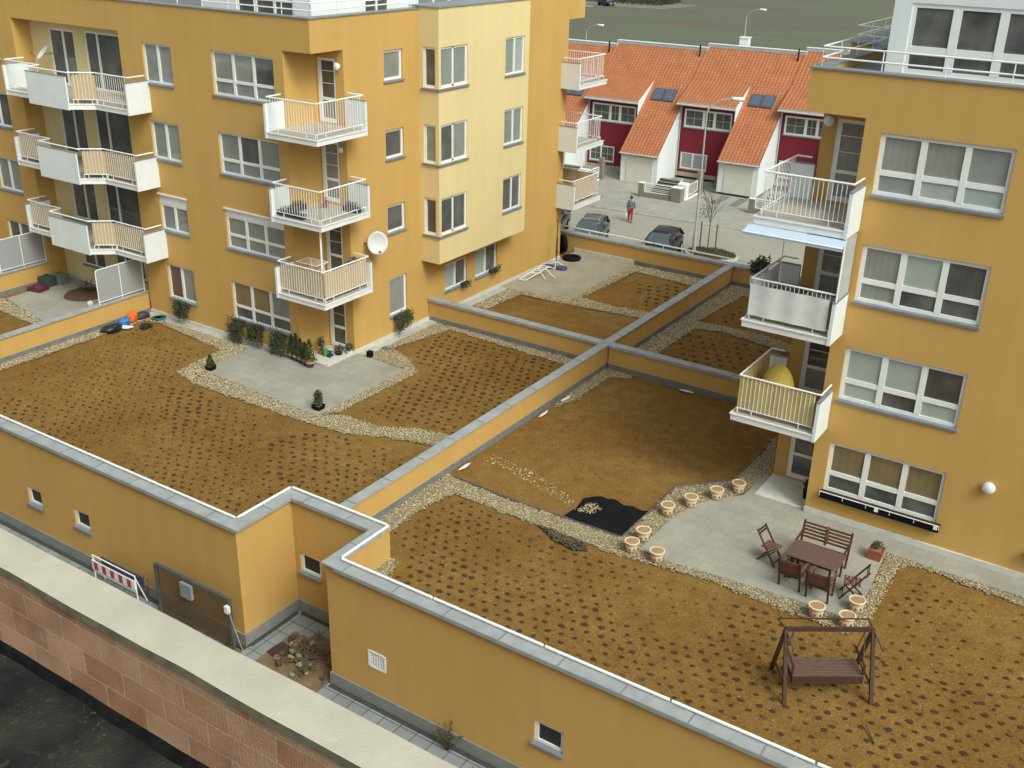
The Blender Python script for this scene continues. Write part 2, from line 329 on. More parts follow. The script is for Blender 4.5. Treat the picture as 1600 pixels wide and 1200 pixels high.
# wall mapping: (u along wall, d outwards, z)
def MY(Y): return lambda u,d,z:(u,Y-d,z)          # faces -Y
def MX(X): return lambda u,d,z:(X+d,u,z)          # faces +X
def wall(mb,M,u0,u1,z0,z1,holes=(),rev=.16,m=0):
    us=sorted({u0,u1,*[h[0] for h in holes],*[h[1] for h in holes]}); zs=sorted({z0,z1,*[h[2] for h in holes],*[h[3] for h in holes]})
    for a,b in zip(us,us[1:]):
        for c,d in zip(zs,zs[1:]):
            uc,zc=(a+b)/2,(c+d)/2
            if any(h[0]<uc<h[1] and h[2]<zc<h[3] for h in holes): continue
            mb.face([M(a,0,c),M(b,0,c),M(b,0,d),M(a,0,d)],m)
    for h in holes:
        a,b,c,d=h[:4]
        for p,q in (((a,c),(b,c)),((b,c),(b,d)),((b,d),(a,d)),((a,d),(a,c))):
            mb.face([M(p[0],0,p[1]),M(q[0],0,q[1]),M(q[0],-rev,q[1]),M(p[0],-rev,p[1])],m)
def window(parent,M,u0,u1,z0,z1,cols=(1,),row=0,gl=None,fr=.075,mull=.09,sill=True,rev=.16,muntin=False,shut=0,name='window',frm=None,silld=.055):
    """frame part with pane and sill sub-parts; gl: list of materials, tall panes first then the low row"""
    f=MB(M); D0,D1=-rev+.02,-rev+.09
    z2=z1-shut
    f.box(u0,u0+fr,D0,D1,z0,z2); f.box(u1-fr,u1,D0,D1,z0,z2); f.box(u0+fr,u1-fr,D0,D1,z0,z0+fr*1.1); f.box(u0+fr,u1-fr,D0,D1,z2-fr,z2)
    n=len(cols); tot=sum(cols); W=u1-u0-2*fr-mull*(n-1); x=u0+fr; p=MB(M); k=0
    zr=z0+fr*1.1+row*(z1-z0); pan=[]
    for i,c in enumerate(cols):
        w_=W*c/tot
        if i<n-1: f.box(x+w_,x+w_+mull,D0,D1+.006,z0+fr*1.1,z2-fr)
        if row:
            f.box(x,x+w_,D0,D1-.004,zr,zr+mull*.9); pan.append((x,x+w_,zr+mull*.9,z2-fr,i)); pan.append((x,x+w_,z0+fr*1.1,zr,n+i))
        else: pan.append((x,x+w_,z0+fr*1.1,z2-fr,i))
        x+=w_+mull
    gl=gl or [GD]; ms=[]
    for a,b,c,d,i in pan:
        g=gl[i%len(gl)]
        if g not in ms: ms.append(g)
        p.face([(a,D0+.03,c),(b,D0+.03,c),(b,D0+.03,d),(a,D0+.03,d)],ms.index(g))
        if muntin:
            f.box((a+b)/2-.007,(a+b)/2+.007,D0+.032,D0+.045,c,d); f.box(a,b,D0+.034,D0+.047,(c+d)/2-.007,(c+d)/2+.007)
    o=f.build(name,frm or FRAME,parent)
    if p.f: p.build('pane',ms,o)
    if shut:
        s=MB(M); s.box(u0+.002,u1-.002,D0-.01,D1+.02,z2,z1-.002); s.box(u0-.03,u1+.03,.0,.05,z1-.02,z1+.03); s.build('roller_shutter_box',FRAME,o)
    if sill:
        s=MB(M); s.loft([[(u,-rev,z0+.03),(u,silld,z0+.004),(u,silld,z0-.06),(u,.001,z0-.05),(u,-rev,z0-.02)] for u in (u0-.04,u1+.04)]); s.build('sill',ZINCD,o)
    return o
# ---------------------------------------------------------------- ground
G=-2.75; GS=-2.95
g=MB(); g.face([(-900,-500,GS-.02),(900,-500,GS-.02),(900,1400,GS-.02),(-900,1400,GS-.02)]); tag(g.build('field',FIELD),kind='structure')
SF=(-24.98,26.0)
RR=math.radians(4.2)
def rs(x,y): # street frame: origin on the far kerb line
    c,s=math.cos(RR),math.sin(RR); return (-30+x*c-y*s,62.3+x*s+y*c)
g=MB(); g.face([(*rs(-60,0),GS),(*rs(-60,-20.5),GS),(*rs(70,-20.5),GS),(*rs(70,0),GS)]); tag(g.build('road',ROADM),kind='structure')
g=MB(); P=[rs(-60,0),rs(70,0),rs(70,12.5),rs(-60,12.5)]; g.prism(P,GS-.01,GS+.10); tag(g.build('pavement',PAVES),kind='structure')
g=MB(); P=[rs(-60,-.12),rs(70,-.12),rs(70,-.004),rs(-60,-.004)]; g.prism(P,GS+.0,GS+.095); tag(g.build('kerb',CONC),kind='structure')
# terrace soil
def grid_sheet(mb,x0,x1,y0,y1,st,z=0,amp=.012):
    nx=max(1,int((x1-x0)/st)); ny=max(1,int((y1-y0)/st)); base=len(mb.v)
    xs=np.linspace(x0,x1,nx+1); ys=np.linspace(y0,y1,ny+1)
    for j,y in enumerate(ys):
        for i,x in enumerate(xs): mb.v.append((x,y,z+amp*(math.sin(x*1.7+y*.6)*math.sin(y*1.3)+.5*math.sin(3.1*x-2.2*y))-amp*1.5))
    for j in range(ny):
        for i in range(nx):
            a=base+j*(nx+1)+i; mb.f.append([a,a+1,a+nx+2,a+nx+1]); mb.m.append(0)
for (x0,x1,y0,y1) in ((-60,-18.58,15.83,43.95),(-18.58,-15.12,17.83,43.95),(-15.12,10,16.03,43.95)):
    s=MB(); grid_sheet(s,x0,x1,y0,y1,.4); tag(s.build('soil',SOIL,smooth=True),kind='structure')
PAT1=[(-28.27,23.27),(-28.48,26.04),(-24.84,26.04),(-24.84,27.74),(-22.46,27.57),(-22.42,22.92)]
PAT2=[(-10.03,22.02),(-9.99,23.96),(-9.65,25.28),(-8.85,26.30),(-8.77,28.01),(-8.0,26.5),(-7.0,26.45),(8,26.45),(8,25.75),(-2.64,25.6),(-4.56,25.66),(-4.34,22.14),(-5.86,22.17),(-8.01,22.00),(-9.39,21.85)]
PAT3=[(-24.9,43.94),(-21.69,43.94),(-21.49,37.89),(-24.60,37.3),(-24.88,37.3)]
PAT0=[(-40.46,23.52),(-40.73,26.85),(-34.76,26.85),(-34.76,22.6),(-36.59,22.79)]
GP=[ [(-34.49,26.04),(-28.40,25.9),(-28.2,23.35),(-27.80,22.36),(-28.90,22.59),(-29.21,24.98),(-33.13,25.46),(-33.9,25.3),(-33.98,15.9),(-34.49,15.9)],
[(-28.36,23.35),(-22.50,22.99),(-21.67,23.48),(-20.27,23.45),(-19.21,24.11),(-18.10,24.35),(-16.9,24.3),(-16.9,23.6),(-17.92,23.57),(-19.75,23.0),(-20.86,22.47),(-22.69,22.34),(-24.68,22.3),(-27.80,22.3),(-28.72,22.87)],
[(-22.50,22.99),(-22.53,27.66),(-24.34,27.74),(-24.42,30.34),(-24.80,32.1),(-18.13,32.12),(-16.9,32.1),(-16.9,31.5),(-18.03,31.50),(-23.57,31.80),(-23.82,30.37),(-24.15,28.90),(-22.94,28.47),(-21.94,27.66),(-22.00,23.54)],
[(-16.62,18.75),(-16.62,22.26),(-15.42,22.14),(-14.16,22.10),(-12.49,22.15),(-10.67,22.20),(-10.65,25.57),(-9.41,26.94),(-9.42,29.72),(-9.46,30.63),(-8.46,27.96),(-9.42,24.77),(-9.93,21.81),(-8.07,22.05),(-5.91,22.22),(-4.44,22.12),(-4.49,25.13),(-4.68,26.12),(-3.24,26.39),(8,25.8),(8,25.2),(-1.09,25.25),(-2.24,25.35),(-3.09,25.46),(-3.85,25.44),(-4.10,25.03),(-4.05,21.97),(-4.41,21.64),(-6.31,21.62),(-7.88,21.73),(-9.15,21.57),(-10.46,21.39),(-12.05,21.41),(-13.72,21.43),(-15.75,21.48),(-16.0,20.07),(-15.95,18.85)],
[(-16.45,27.97),(-16.6,30.15),(-16.60,32.1),(-15.50,32.1),(-15.44,31.72),(-16.1,31.54),(-16.13,29.09)],
[(-15.1,16.79),(-15.1,17.80),(-14.92,17.89),(-14.58,17.11)],
[(-12.42,22.74),(-12.36,23.18),(-12.14,23.34),(-11.82,23.14),(-11.93,22.80),(-12.22,22.68)],
[(-24.45,34.56),(-24.45,37.67),(-21.56,38.01),(-21.76,43.76),(-21.16,43.85),(-16.9,43.85),(-16.9,43.0),(-18.0,42.75),(-21.00,42.96),(-21.23,38.26),(-19.85,38.18),(-18.17,38.37),(-16.9,38.4),(-16.9,37.5),(-18.00,37.55),(-19.44,37.42),(-21.48,37.16),(-23.6,37.07),(-23.70,34.59)],
[(-16.57,32.5),(-16.6,43.9),(-14.97,44.0),(-8.6,43.9),(-8.6,43.3),(-14.71,43.3),(-15.63,42.82),(-15.90,38.66),(-14.84,38.82),(-12.89,38.78),(-11.85,38.46),(-8.6,38.3),(-8.6,37.6),(-11.57,37.69),(-12.67,37.85),(-14.60,38.18),(-15.67,37.84),(-15.74,33.0)],
[(-40.71,23.0),(-40.85,23.5),(-36.71,22.87),(-34.77,22.6),(-34.77,22.1),(-36.82,22.42),(-39.82,22.61)] ]
STRIPS=[(-34.5,-28.48,25.72,26.1),(-24.9,-24.45,27.75,32.15),(-24.9,-24.45,32.4,37.3)]
for nm,P,mt,fr in (('patio',PAT1,PAVE,CONC),('patio',PAT2,PAVE,CONC),('patio',PAT3,PAVEB,CONC),('patio',PAT0,PAVE,CONC)):
    s=MB(); s.prism(P,-.03,.035); o=s.build(nm,mt); tag(o,kind='structure')
for q in STRIPS:
    s=MB(); s.box(q[0],q[1],q[2],q[3],-.03,.03); tag(s.build('concrete_strip',CONC),kind='structure')
def exc(x,y):
    m=np.zeros(np.shape(x),bool)
    for P in (PAT1,PAT2,PAT3,PAT0): m|=inpoly(x,y,P)
    for q in STRIPS: m|=(x>q[0])&(x<q[1])&(y>q[2])&(y<q[3])
    return m
st_v=[];st_f=[];st_m=[]
OCT=np.array([(1,0,0),(0,1,0),(-1,0,0),(0,-1,0),(0,0,1),(0,0,-.5)],float); OF=[(0,1,4),(1,2,4),(2,3,4),(3,0,4),(1,0,5),(2,1,5),(3,2,5),(0,3,5)]
def stone(x,y,z,r):
    b=len(st_v); a=random.uniform(0,PI); c,s=math.cos(a),math.sin(a); sc=(r*random.uniform(.8,1.4),r*random.uniform(.6,1),r*random.uniform(.5,.9))
    for p in OCT:
        px,py,pz=p[0]*sc[0]+random.uniform(-.2,.2)*r,p[1]*sc[1]+random.uniform(-.2,.2)*r,p[2]*sc[2]
        st_v.append((x+px*c-py*s,y+px*s+py*c,z+pz))
    m=random.choices((0,1,2),(5,3,3))[0]
    for f in OF: st_f.append([b+k for k in f]); st_m.append(m)
bed=MB()
for P in GP:
    A=np.array(P); x0,y0=A.min(0)-.1; x1,y1=A.max(0)+.1
    if x1>4: x1=4
    if y0<16.1 and x0<-33: y0=16.2
    far=A[:,1].mean()>33
    st=.09; nx=int((x1-x0)/st); ny=int((y1-y0)/st)
    X,Y=np.meshgrid(x0+st*(np.arange(nx)+.5),y0+st*(np.arange(ny)+.5))
    Xj=X+rng.uniform(-.07,.07,X.shape); Yj=Y+rng.uniform(-.07,.07,X.shape)
    I=inpoly(Xj,Yj,P)&~exc(X,Y)
    for x,y in zip(X[I],Y[I]):
        h=st/2; bed.face([(x-h,y-h,.012),(x+h,y-h,.012),(x+h,y+h,.012),(x-h,y+h,.012)])
    # stones
    area=I.sum()*st*st; n=int(area*(230 if far else 330)/max(I.mean(),.02)/1.0)
    n=int((x1-x0)*(y1-y0)*(330 if far else 560))
    xs=rng.uniform(x0,x1,n); ys=rng.uniform(y0,y1,n); jx=xs+rng.normal(0,.035,n); jy=ys+rng.normal(0,.035,n)
    I=inpoly(xs,ys,P)&~exc(jx,jy)
    for x,y in zip(jx[I],jy[I]): stone(x,y,.03,random.uniform(.013,.028) if not far else random.uniform(.022,.038))
tag(bed.build('gravel_bed',GRB),kind='structure')
# faint spilled line of stones and stray pebbles
Hh=[(-16.33,24.13),(-14.69,23.95),(-12.64,23.21),(-12.70,22.85),(-14.53,23.34),(-16.13,23.66)]
xs=rng.uniform(-16.4,-12.4,700); ys=rng.uniform(22.7,24.3,700); I=inpoly(xs,ys,Hh)
for x,y in zip(xs[I],ys[I]): stone(x,y,.0,random.uniform(.015,.035))
for k in range(900):
    if random.random()<.45: x,y=random.uniform(-16,3),random.uniform(16.4,26)
    else: x,y=random.uniform(-34,-17),random.uniform(16.2,31)
    if not exc(np.array([x]),np.array([y]))[0]: stone(x,y,-.01,random.uniform(.008,.02))
me=bpy.data.meshes.new('gravel'); me.from_pydata(st_v,[],st_f)
for x in ST: me.materials.append(x)
me.polygons.foreach_set('material_index',st_m); me.update(); go=bpy.data.objects.new('gravel',me); COL.objects.link(go)
tag(go,'pale yellow gravel strips edging the brown roof terraces','gravel',kind='stuff')
# planting pits in rows on the soil
D1=[(-36,16.2),(-32.95,18.36),(-33.5,24.9),(-29.5,24.5),(-29.2,22.4),(-26.69,21.9),(-20.90,22.1),(-17.2,23.0),(-17.2,19.0),(-18.9,18.2),(-18.9,16.2)]
REG=[(D1,.33,.29,.2,.62,.024),([(-22.46,20.63),(-21.70,22.0),(-19.92,22.6),(-19.05,21.54),(-19.46,19.33),(-20.84,19.03)],.36,.33,.2,.95,.034),
([(-34,17.0),(-32.01,17.9),(-29.5,18.15),(-28.9,17.2),(-31,16.6)],.36,.30,.2,.95,.03),([(-28.56,21.60),(-26.74,22.1),(-24.60,20.75),(-25.29,19.12)],.36,.30,.2,.85,.034),
([(-23.4,29.01),(-23.50,31.5),(-17.3,31.4),(-17.3,24.7),(-19,24.4),(-21.5,24.0),(-21.6,28)],.36,.34,-.1,.95,.033),
([(-15.9,24.6),(-15.9,31.5),(-9.6,31.5),(-9.7,27.5),(-11,25.9),(-12.9,24.2)],.38,.36,.5,.12,.026),
([(-20.44,41.68),(-18.05,42.38),(-17.2,41.8),(-17.31,39.0),(-18.53,38.89)],.42,.5,0,.95,.042),
([(-15.6,37.34),(-12.57,37.6),(-8.8,37.4),(-8.8,33.2),(-15.4,33.2)],.45,.5,.1,.95,.035),
([(-15.4,42.7),(-14.81,43.1),(-9,43),(-9,39.2),(-15.4,39.4)],.45,.5,.1,.95,.035),
([(-15.8,18.75),(-15.7,21.2),(-10.41,21.1),(-5.48,21.4),(2,20.76),(2,16.6),(-3.26,16.4),(-14.67,16.4),(-14.6,18)],.34,.30,.08,.72,.030),
([(-3.9,22.10),(-3.7,24.9),(2,24.9),(2,20.8),(-5,21)],.36,.32,.3,.62,.029)]
pits=MB(); done=[]
from mathutils import noise as MN
for ri,(P,dx,dy,rot,pr,rad) in enumerate(REG):
    A=np.array(P); cx,cy=A.mean(0); c,s=math.cos(rot),math.sin(rot); R=14
    for i in range(-int(R/dx),int(R/dx)):
        for j in range(-int(R/dy),int(R/dy)):
            u=(i+.5*(j%2))*dx+random.gauss(0,.03); v=j*dy+random.gauss(0,.025)
            v+=.35*math.sin(u*.5)          # rows wander
            x,y=cx+u*c-v*s,cy+u*s+v*c
            if not inpoly(np.array([x]),np.array([y]),P)[0]: continue
            if ri==0 and any(inpoly(np.array([x]),np.array([y]),REG[q][0])[0] for q in ((1,2,3) if ri==0 else ())): continue
            nv=MN.noise(Vector((x*.33,y*.33,ri)))*.9+.5
            st_=pr*(.55+nv)
            if ri==9 and -9.4<x<-7 and 19<y<21.6: st_*=.25
            if random.random()>min(1,st_+.25): continue
            r=rad*(1.1+.9*min(1,st_))*random.uniform(.7,1.25)
            dark=st_>random.uniform(.35,.75)
            n=7; ang=random.uniform(0,PI)
            pts=[]
            for k in range(n):
                t=ang+2*PI*k/n; rr=r*random.uniform(.7,1.2); pts.append((x+rr*1.35*math.cos(t),y+rr*math.sin(t),.004))
            pits.face(pts,0 if dark else 1)
            if dark and random.random()<.6:
                for k in range(3):
                    t=random.uniform(0,2*PI); q=random.uniform(.03,.06); pits.face([(x+.01,y,.005),(x-.012,y+.01,.005),(x+q*math.cos(t),y+q*math.sin(t),random.uniform(.02,.05))],2 if random.random()<.3 else 0)
tag(pits.build('ground_cover_plugs',[PIT[0],PIT[1],GREEN3]),'rows of small dark ground cover plugs set in the brown terrace soil','ground cover',kind='stuff')
# membrane patch and heaps
m_=MB(); m_.prism([(-12.54,22.28),(-12.48,22.89),(-12.57,23.43),(-12.35,23.7),(-12.20,23.82),(-11.98,23.80),(-11.83,23.91),(-11.43,23.76),(-11.2,23.86),(-10.9,23.8),(-10.69,23.90),(-10.67,22.24)],-.02,.014)
one('geotextile_sheet',m_,BLACK,'black geotextile sheet laid bare beside the gravel path','ground sheet')
m_=MB(); Q=[(-12.86,21.40),(-12.46,21.42),(-11.27,21.38),(-11.15,21.06),(-11.45,20.91),(-11.99,20.99)]
for k in range(900):
    x,y=random.uniform(-12.9,-11.1),random.uniform(20.9,21.42)
    if inpoly(np.array([x]),np.array([y]),Q)[0]:
        r=random.uniform(.02,.045); m_.ball((x,y,random.uniform(0,.07)),r,r,r*.7,n=5,k=3,jit=.2,m=k%2)
one('clod_heap',m_,[mat('grey_brown_clods',(.14,.10,.06),rough=1,var=.4,scale=20),mat('dark_clods',(.07,.05,.035),rough=1,var=.4,scale=20)],'low heap of grey brown clods beside the gravel path','earth heap')
# thin edging strip round the far side of the gravel
e_=MB()
for a,b in zip([(-16.3,22.24),(-14.16,22.12),(-10.68,22.19),(-10.66,25.57),(-9.43,26.94)],[(-14.16,22.12),(-10.68,22.19),(-10.66,25.57),(-9.43,26.94),(-9.43,29.7)]):
    e_.bar((*a,.02),(*b,.02),.02,.09)
tag(e_.build('garden_edging',mat('purple_grey_edging',(.14,.11,.13),rough=.6)),'thin purple grey edging strip along the gravel','edging')
# ---------------------------------------------------------------- garage block under the terraces
gb=thing('garage_block','long ochre garage block with zinc coping below the roof terraces','garage building',(-18,16,G))
def Pp(o,parent):   # keep world coordinates under an offset empty
    o.matrix_parent_inverse=Matrix.Translation(-Vector(parent.location)); return o
def bpart(mb,name,mats,parent,**k):
    o=mb.build(name,mats,parent,**k); return Pp(o,parent)
YA,YB,YC=15.55,15.75,17.55
wm=MB()
wA=[(-27.5,-26.83,-1.5,-.9),(-25.25,-24.55,-1.5,-.9)]
wC=[(-18.12,-17.35,-1.42,-.78)]
wE=[(-9.35,-8.6,-1.48,-.85),(-7.35,-6.6,-2.1,-1.45)]
vE=(-14.12,-13.62,-1.58,-1.12)
wall(wm,MY(YA),-60,-18.3,G,.9,wA,rev=.14)
wall(wm,MX(-18.3),YA,YC,G,.9)
wall(wm,MY(YC),-18.3,-15.4,G,.9,wC,rev=.14)
wm.face([(-15.4,YC,G),(-15.4,YB,G),(-15.4,YB,.9),(-15.4,YC,.9)])
wall(wm,MY(YB),-15.4,10,G,.9,wE+[vE],rev=.14)
# inner parapet faces
wm.face([(-60,15.83,-.1),(-18.58,15.83,-.1),(-18.58,15.83,.9),(-60,15.83,.9)])
wm.face([(-18.58,15.83,-.1),(-18.58,17.83,-.1),(-18.58,17.83,.9),(-18.58,15.83,.9)])
wm.face([(-18.58,17.83,-.1),(-15.12,17.83,-.1),(-15.12,17.83,.9),(-18.58,17.83,.9)])
wm.face([(-15.12,17.83,-.1),(-15.12,16.03,-.1),(-15.12,16.03,.9),(-15.12,17.83,.9)])
wm.face([(-15.12,16.03,-.1),(10,16.03,-.1),(10,16.03,.9),(-15.12,16.03,.9)])
wm.face([(10,YB,G),(10,44,G),(10,44,.9),(10,YB,.9)])
wo=bpart(wm,'wall',OCHRE,gb)
class PW:  # parent helper so window() parts keep world coordinates
    pass
def window_w(parent,*a,**k):
    o=window(parent,*a,**k); Pp(o,parent); return o
for q in wA: window_w(gb,MY(YA),*q[:4],rev=.14,gl=[DARKIN],fr=.085,silld=.08)
for q in wC: window_w(gb,MY(YC),*q[:4],rev=.14,gl=[DARKIN],fr=.085,silld=.08)
for q in wE: window_w(gb,MY(YB),*q[:4],rev=.14,gl=[DARKIN],fr=.085,silld=.08)
s=MB(MY(YB)); u0,u1,z0,z1=vE
s.box(u0-.03,u0+.03,-.02,.02,z0,z1);s.box(u1-.03,u1+.03,-.02,.02,z0,z1);s.box(u0+.03,u1-.03,-.02,.02,z0-.02,z0+.03);s.box(u0+.03,u1-.03,-.02,.02,z1-.03,z1+.02)
for k in range(7): s.box(u0+.03,u1-.03,-.05,.0,z0+.05+k*.057,z0+.08+k*.057)
for k in range(5): s.box(u0+.08+k*.08,u0+.092+k*.08,-.0,.012,z0+.03,z1-.03)
bpart(s,'ventilation_grille',WHITE,gb)
s=MB(); 
for (x0,x1,y0,y1) in ((-60,-18.26,YA-.04,YA-.002),(-18.298,-18.26,YA,YC-.04),(-18.298,-15.44,YC-.04,YC-.002),(-15.44,10,YB-.04,YB-.002)): s.box(x0,x1,y0,y1,G,G+.36)
s.box(-15.44,-15.402,YB,YC-.04,G,G+.36)
bpart(s,'plinth',mat('grey_plinth',(.24,.235,.225),rough=.9,var=.15),gb)
# coping with seams
def coping(mb,x0,x1,y0,y1,along,z=.9,t=.045,tilt=0):
    mb.box(x0,x1,y0,y1,z,z+t)
    if along=='x':
        mb.box(x0,x1,y0-.012,y0-.0005,z-.06,z+t-.004)
        x=math.ceil(x0/1.5)*1.5+.2
        while x<x1: mb.box(x,x+.03,y0-.004,y1+.004,z+t-.002,z+t+.010,1); x+=1.5
    else:
        x=math.ceil(y0/1.5)*1.5+.2
        while x<y1: mb.box(x0-.004,x1+.004,x,x+.03,z+t-.002,z+t+.010,1); x+=1.5
ZD=mat('zinc_seam',(.2,.23,.26),rough=.5)
cp=MB()
coping(cp,-60,-18.22,15.47,15.86,'x'); coping(cp,-18.60,-18.22,15.861,17.46,'y'); coping(cp,-18.60,-15.1,17.461,17.86,'x')
coping(cp,-15.47,-15.09,15.66,17.46,'y'); coping(cp,-15.089,10,15.66,16.05,'x')
cp.box(-18.22,-18.21,15.5,17.45,.84,.94); cp.box(-15.48,-15.47,15.67,17.45,.84,.94)
bpart(cp,'coping',[ZINC,ZD],gb)
def rail_segments(parent,a,b,z,seg,off,axis,fixed,name='rail_pipe'):
    n0=math.floor((a-off)/seg); x=off+n0*seg
    while x<b:
        p,q=max(a,x+.03),min(b,x+seg-.03)
        if q-p>.1:
            t=MB()
            P0,P1=((p,fixed,z),(q,fixed,z)) if axis=='x' else ((fixed,p,z),(fixed,q,z))
            t.tube(P0,P1,.036,8)
            for f in (.12,.5,.88):
                c=[P0[i]+(P1[i]-P0[i])*f for i in range(3)]; t.box(c[0]-.015,c[0]+.015,c[1]-.015,c[1]+.015,.94,z)
            bpart(t,name,PIPE,parent)
        x+=seg
rail_segments(gb,-42,-18.6,1.0,3,-18.56,'x',15.83)
rail_segments(gb,15.86,17.8,1.0,3,14.8,'y',-18.54)
rail_segments(gb,-18.52,-15.2,1.0,5,-18.52,'x',17.82)
rail_segments(gb,16.05,17.8,1.0,3,15.5,'y',-15.14)
rail_segments(gb,-15.1,2.6,1.0,3,-15.33,'x',16.0)
# ---------------------------------------------------------------- dividing walls
def divider(label,x0,x1,y0,y1,fl,ends=0):
    t=thing('dividing_wall',label,'wall',((x0+x1)/2,(y0+y1)/2,0),group='ochre dividing walls between the terraces')
    s=MB(); s.box(x0,x1,y0,y1,-.1,.9); Pp(s.build('wall',OCHRE,t),t)
    s=MB(); along='x' if x1-x0>y1-y0 else 'y'
    if along=='x': coping(s,x0,x1,y0-.05,y1+.05,'x',.902)
    else: coping(s,x0-.05,x1+.05,y0,y1,'y',.902)
    Pp(s.build('coping',[ZINC,ZD],t),t)
    s=MB()
    if along=='x': s.box(x0+.02,x1-.02,y0-.02,y0-.001,-.05,.2); s.box(x0+.02,x1-.02,y1+.001,y1+.02,-.05,.2)
    else: s.box(x0-.02,x0-.001,y0+.02,y1-.02,-.05,.2); s.box(x1+.001,x1+.02,y0+.02,y1-.02,-.05,.2)
    Pp(s.build('flashing',FLASH,t),t); return t
divider('long diagonal ochre wall with grey zinc coping running from the near parapet to the street',-16.88,-16.63,17.87,43.9,1)
divider('ochre cross wall from the left apartment building to the long diagonal wall',-24.88,-16.94,32.17,32.42,1)
divider('ochre cross wall from the long diagonal wall to the right apartment building',-16.57,-8.65,32.17,32.42,1)
divider('ochre wall with a grey mesh screen on its end beside the left building recess',-34.76,-34.51,15.88,26.08,1)
divider('ochre wall at the far left carrying a second grey mesh screen',-41.2,-40.95,15.88,26.08,1)
t=thing('street_parapet','ochre parapet with white pipe rail between the far terraces and the street','parapet wall',(-18,44.1,0))
s=MB(); s.box(-34,-8.6,43.97,44.25,GS,.9); bpart(s,'wall',OCHRE,t)
s=MB(); coping(s,-34,-8.6,43.93,44.32,'x',.902); bpart(s,'coping',[ZINC,ZD],t)
s=MB(); s.box(-21.6,-8.65,43.945,43.968,-.05,.2); bpart(s,'flashing',FLASH,t)
s=MB(); s.box(-24.9,-21.6,43.90,43.968,.0,.22); bpart(s,'kerb',CONCL,t)
rail_segments(t,-34,-16.8,1.12,4,-20.8,'x',44.28); rail_segments(t,-16.6,-8.7,1.12,4,-16.6,'x',44.28)
# mesh privacy screens standing on the dividing walls
SCRM=mat('grey_perforated_sheet',(.33,.33,.335),rough=.6,var=.08,scale=30)
def screen(label,x,y0,y1):
    t=thing('privacy_screen',label,'privacy screen',(x,y0,.95),group='grey mesh privacy screens')
    L=y1-y0; s=MB()
    s.tube((0,0,0),(0,0,1.3),.022);s.tube((0,.06,1.38),(0,L,1.38),.022);s.tube((0,L,0),(0,L,1.38),.022);s.tube((0,0,1.3),(0,.06,1.38),.022);s.tube((0,L/2,.0),(0,L/2,1.38),.018);s.tube((0,0,.08),(0,L,.08),.018)
    s.build('frame',PIPE,t); s=MB(); s.box(-.008,.008,.03,L/2-.02,.1,1.35); s.build('mesh_panel',SCRM,t); s=MB(); s.box(-.008,.008,L/2+.02,L-.03,.1,1.35); s.build('mesh_panel',SCRM,t)
screen('grey mesh screen in a white tube frame on the wall near the heap of sacks',-34.62,23.85,26.0)
screen('grey mesh screen in a white tube frame at the left edge of the picture',-41.07,23.85,26.0)
# ---------------------------------------------------------------- LEFT APARTMENT BUILDING
LB=thing('apartment_building','tall ochre apartment building with pale yellow bay and white balconies on the left','apartment building',(-30,30,0))
YL,XL=26.1,-24.9; TOP=12.06
LV=[9.28,6.50,3.72,.93]
wide=[(-29.58,-26.6,z-.06,z+1.45) for z in LV]; nar=[(-33.2,-31.65,z,z+1.42) for z in LV]
farw=[(-43.75,-42.1,z,z+1.42) for z in LV]+[(-47.6,-46,z,z+1.42) for z in LV]
sidew=[(29.75,30.8,z+.45,z+1.5) for z in LV[:3]]+[(29.75,30.82,.85,2.38)]
gw=[(33.3,34.85,.9,2.05),(35.47,37.1,.9,2.15)]
wm=MB()
wall(wm,MY(YL),-34.45,-26.15,-.1,11.0,wide+nar); wall(wm,MY(YL),-56,-41,-.1,11.0,farw)
wall(wm,MY(YL),-56,XL,11.0,TOP)
wall(wm,MX(XL),27.65,42.5,-.1,11.0,sidew+gw); wall(wm,MX(XL),26.1,43.85,11.0,TOP)
# corner recess
doors=[(-26.08,-25.28,z,z+2.15) for z in (8.52,5.72,2.92,.12)]
wall(wm,MX(-26.15),26.1,27.65,-.1,11.0); wall(wm,MY(27.65),-26.15,-24.9,-.1,11.0,doors,rev=.1)
wm.face([(-26.15,26.1,11.0),(-24.9,26.1,11.0),(-24.9,27.65,11.0),(-26.15,27.65,11.0)])
# rear corner recess
wm.face([(-26.15,42.5,-.1),(-26.15,43.85,-.1),(-26.15,43.85,11),(-26.15,42.5,11)]); wm.face([(-26.15,42.5,11),(-24.9,42.5,11),(-24.9,43.85,11),(-26.15,43.85,11)])
wm.face([(-24.9,42.5,-.1),(-26.15,42.5,-.1),(-26.15,42.5,11),(-24.9,42.5,11)])
wm.face([(-24.9,43.85,11),(-56,43.85,11),(-56,43.85,TOP),(-24.9,43.85,TOP)]); wm.face([(-26.15,43.85,-3),(-56,43.85,-3),(-56,43.85,11),(-26.15,43.85,11)])
# left recess, pale back wall
rw=[]
for z in (8.5,5.7,2.9,.1): rw+= [(-39.85,-38.25,z,z+2.15),(-37.6,-35.3,z,z+2.2)] if z>1 else [(-39.7,-38.2,z+.75,z+2.1),(-37.5,-35.6,z+.75,z+2.15)]
wall(wm,MY(26.9),-41,-34.45,-.1,11.0,rw,rev=.12,m=1)
wm.face([(-41,26.1,-.1),(-41,26.9,-.1),(-41,26.9,11),(-41,26.1,11)]); wm.face([(-34.45,26.1,-.1),(-34.45,26.9,-.1),(-34.45,26.9,11),(-34.45,26.1,11)])
wm.face([(-41,26.1,11),(-34.45,26.1,11),(-34.45,26.9,11),(-41,26.9,11)])
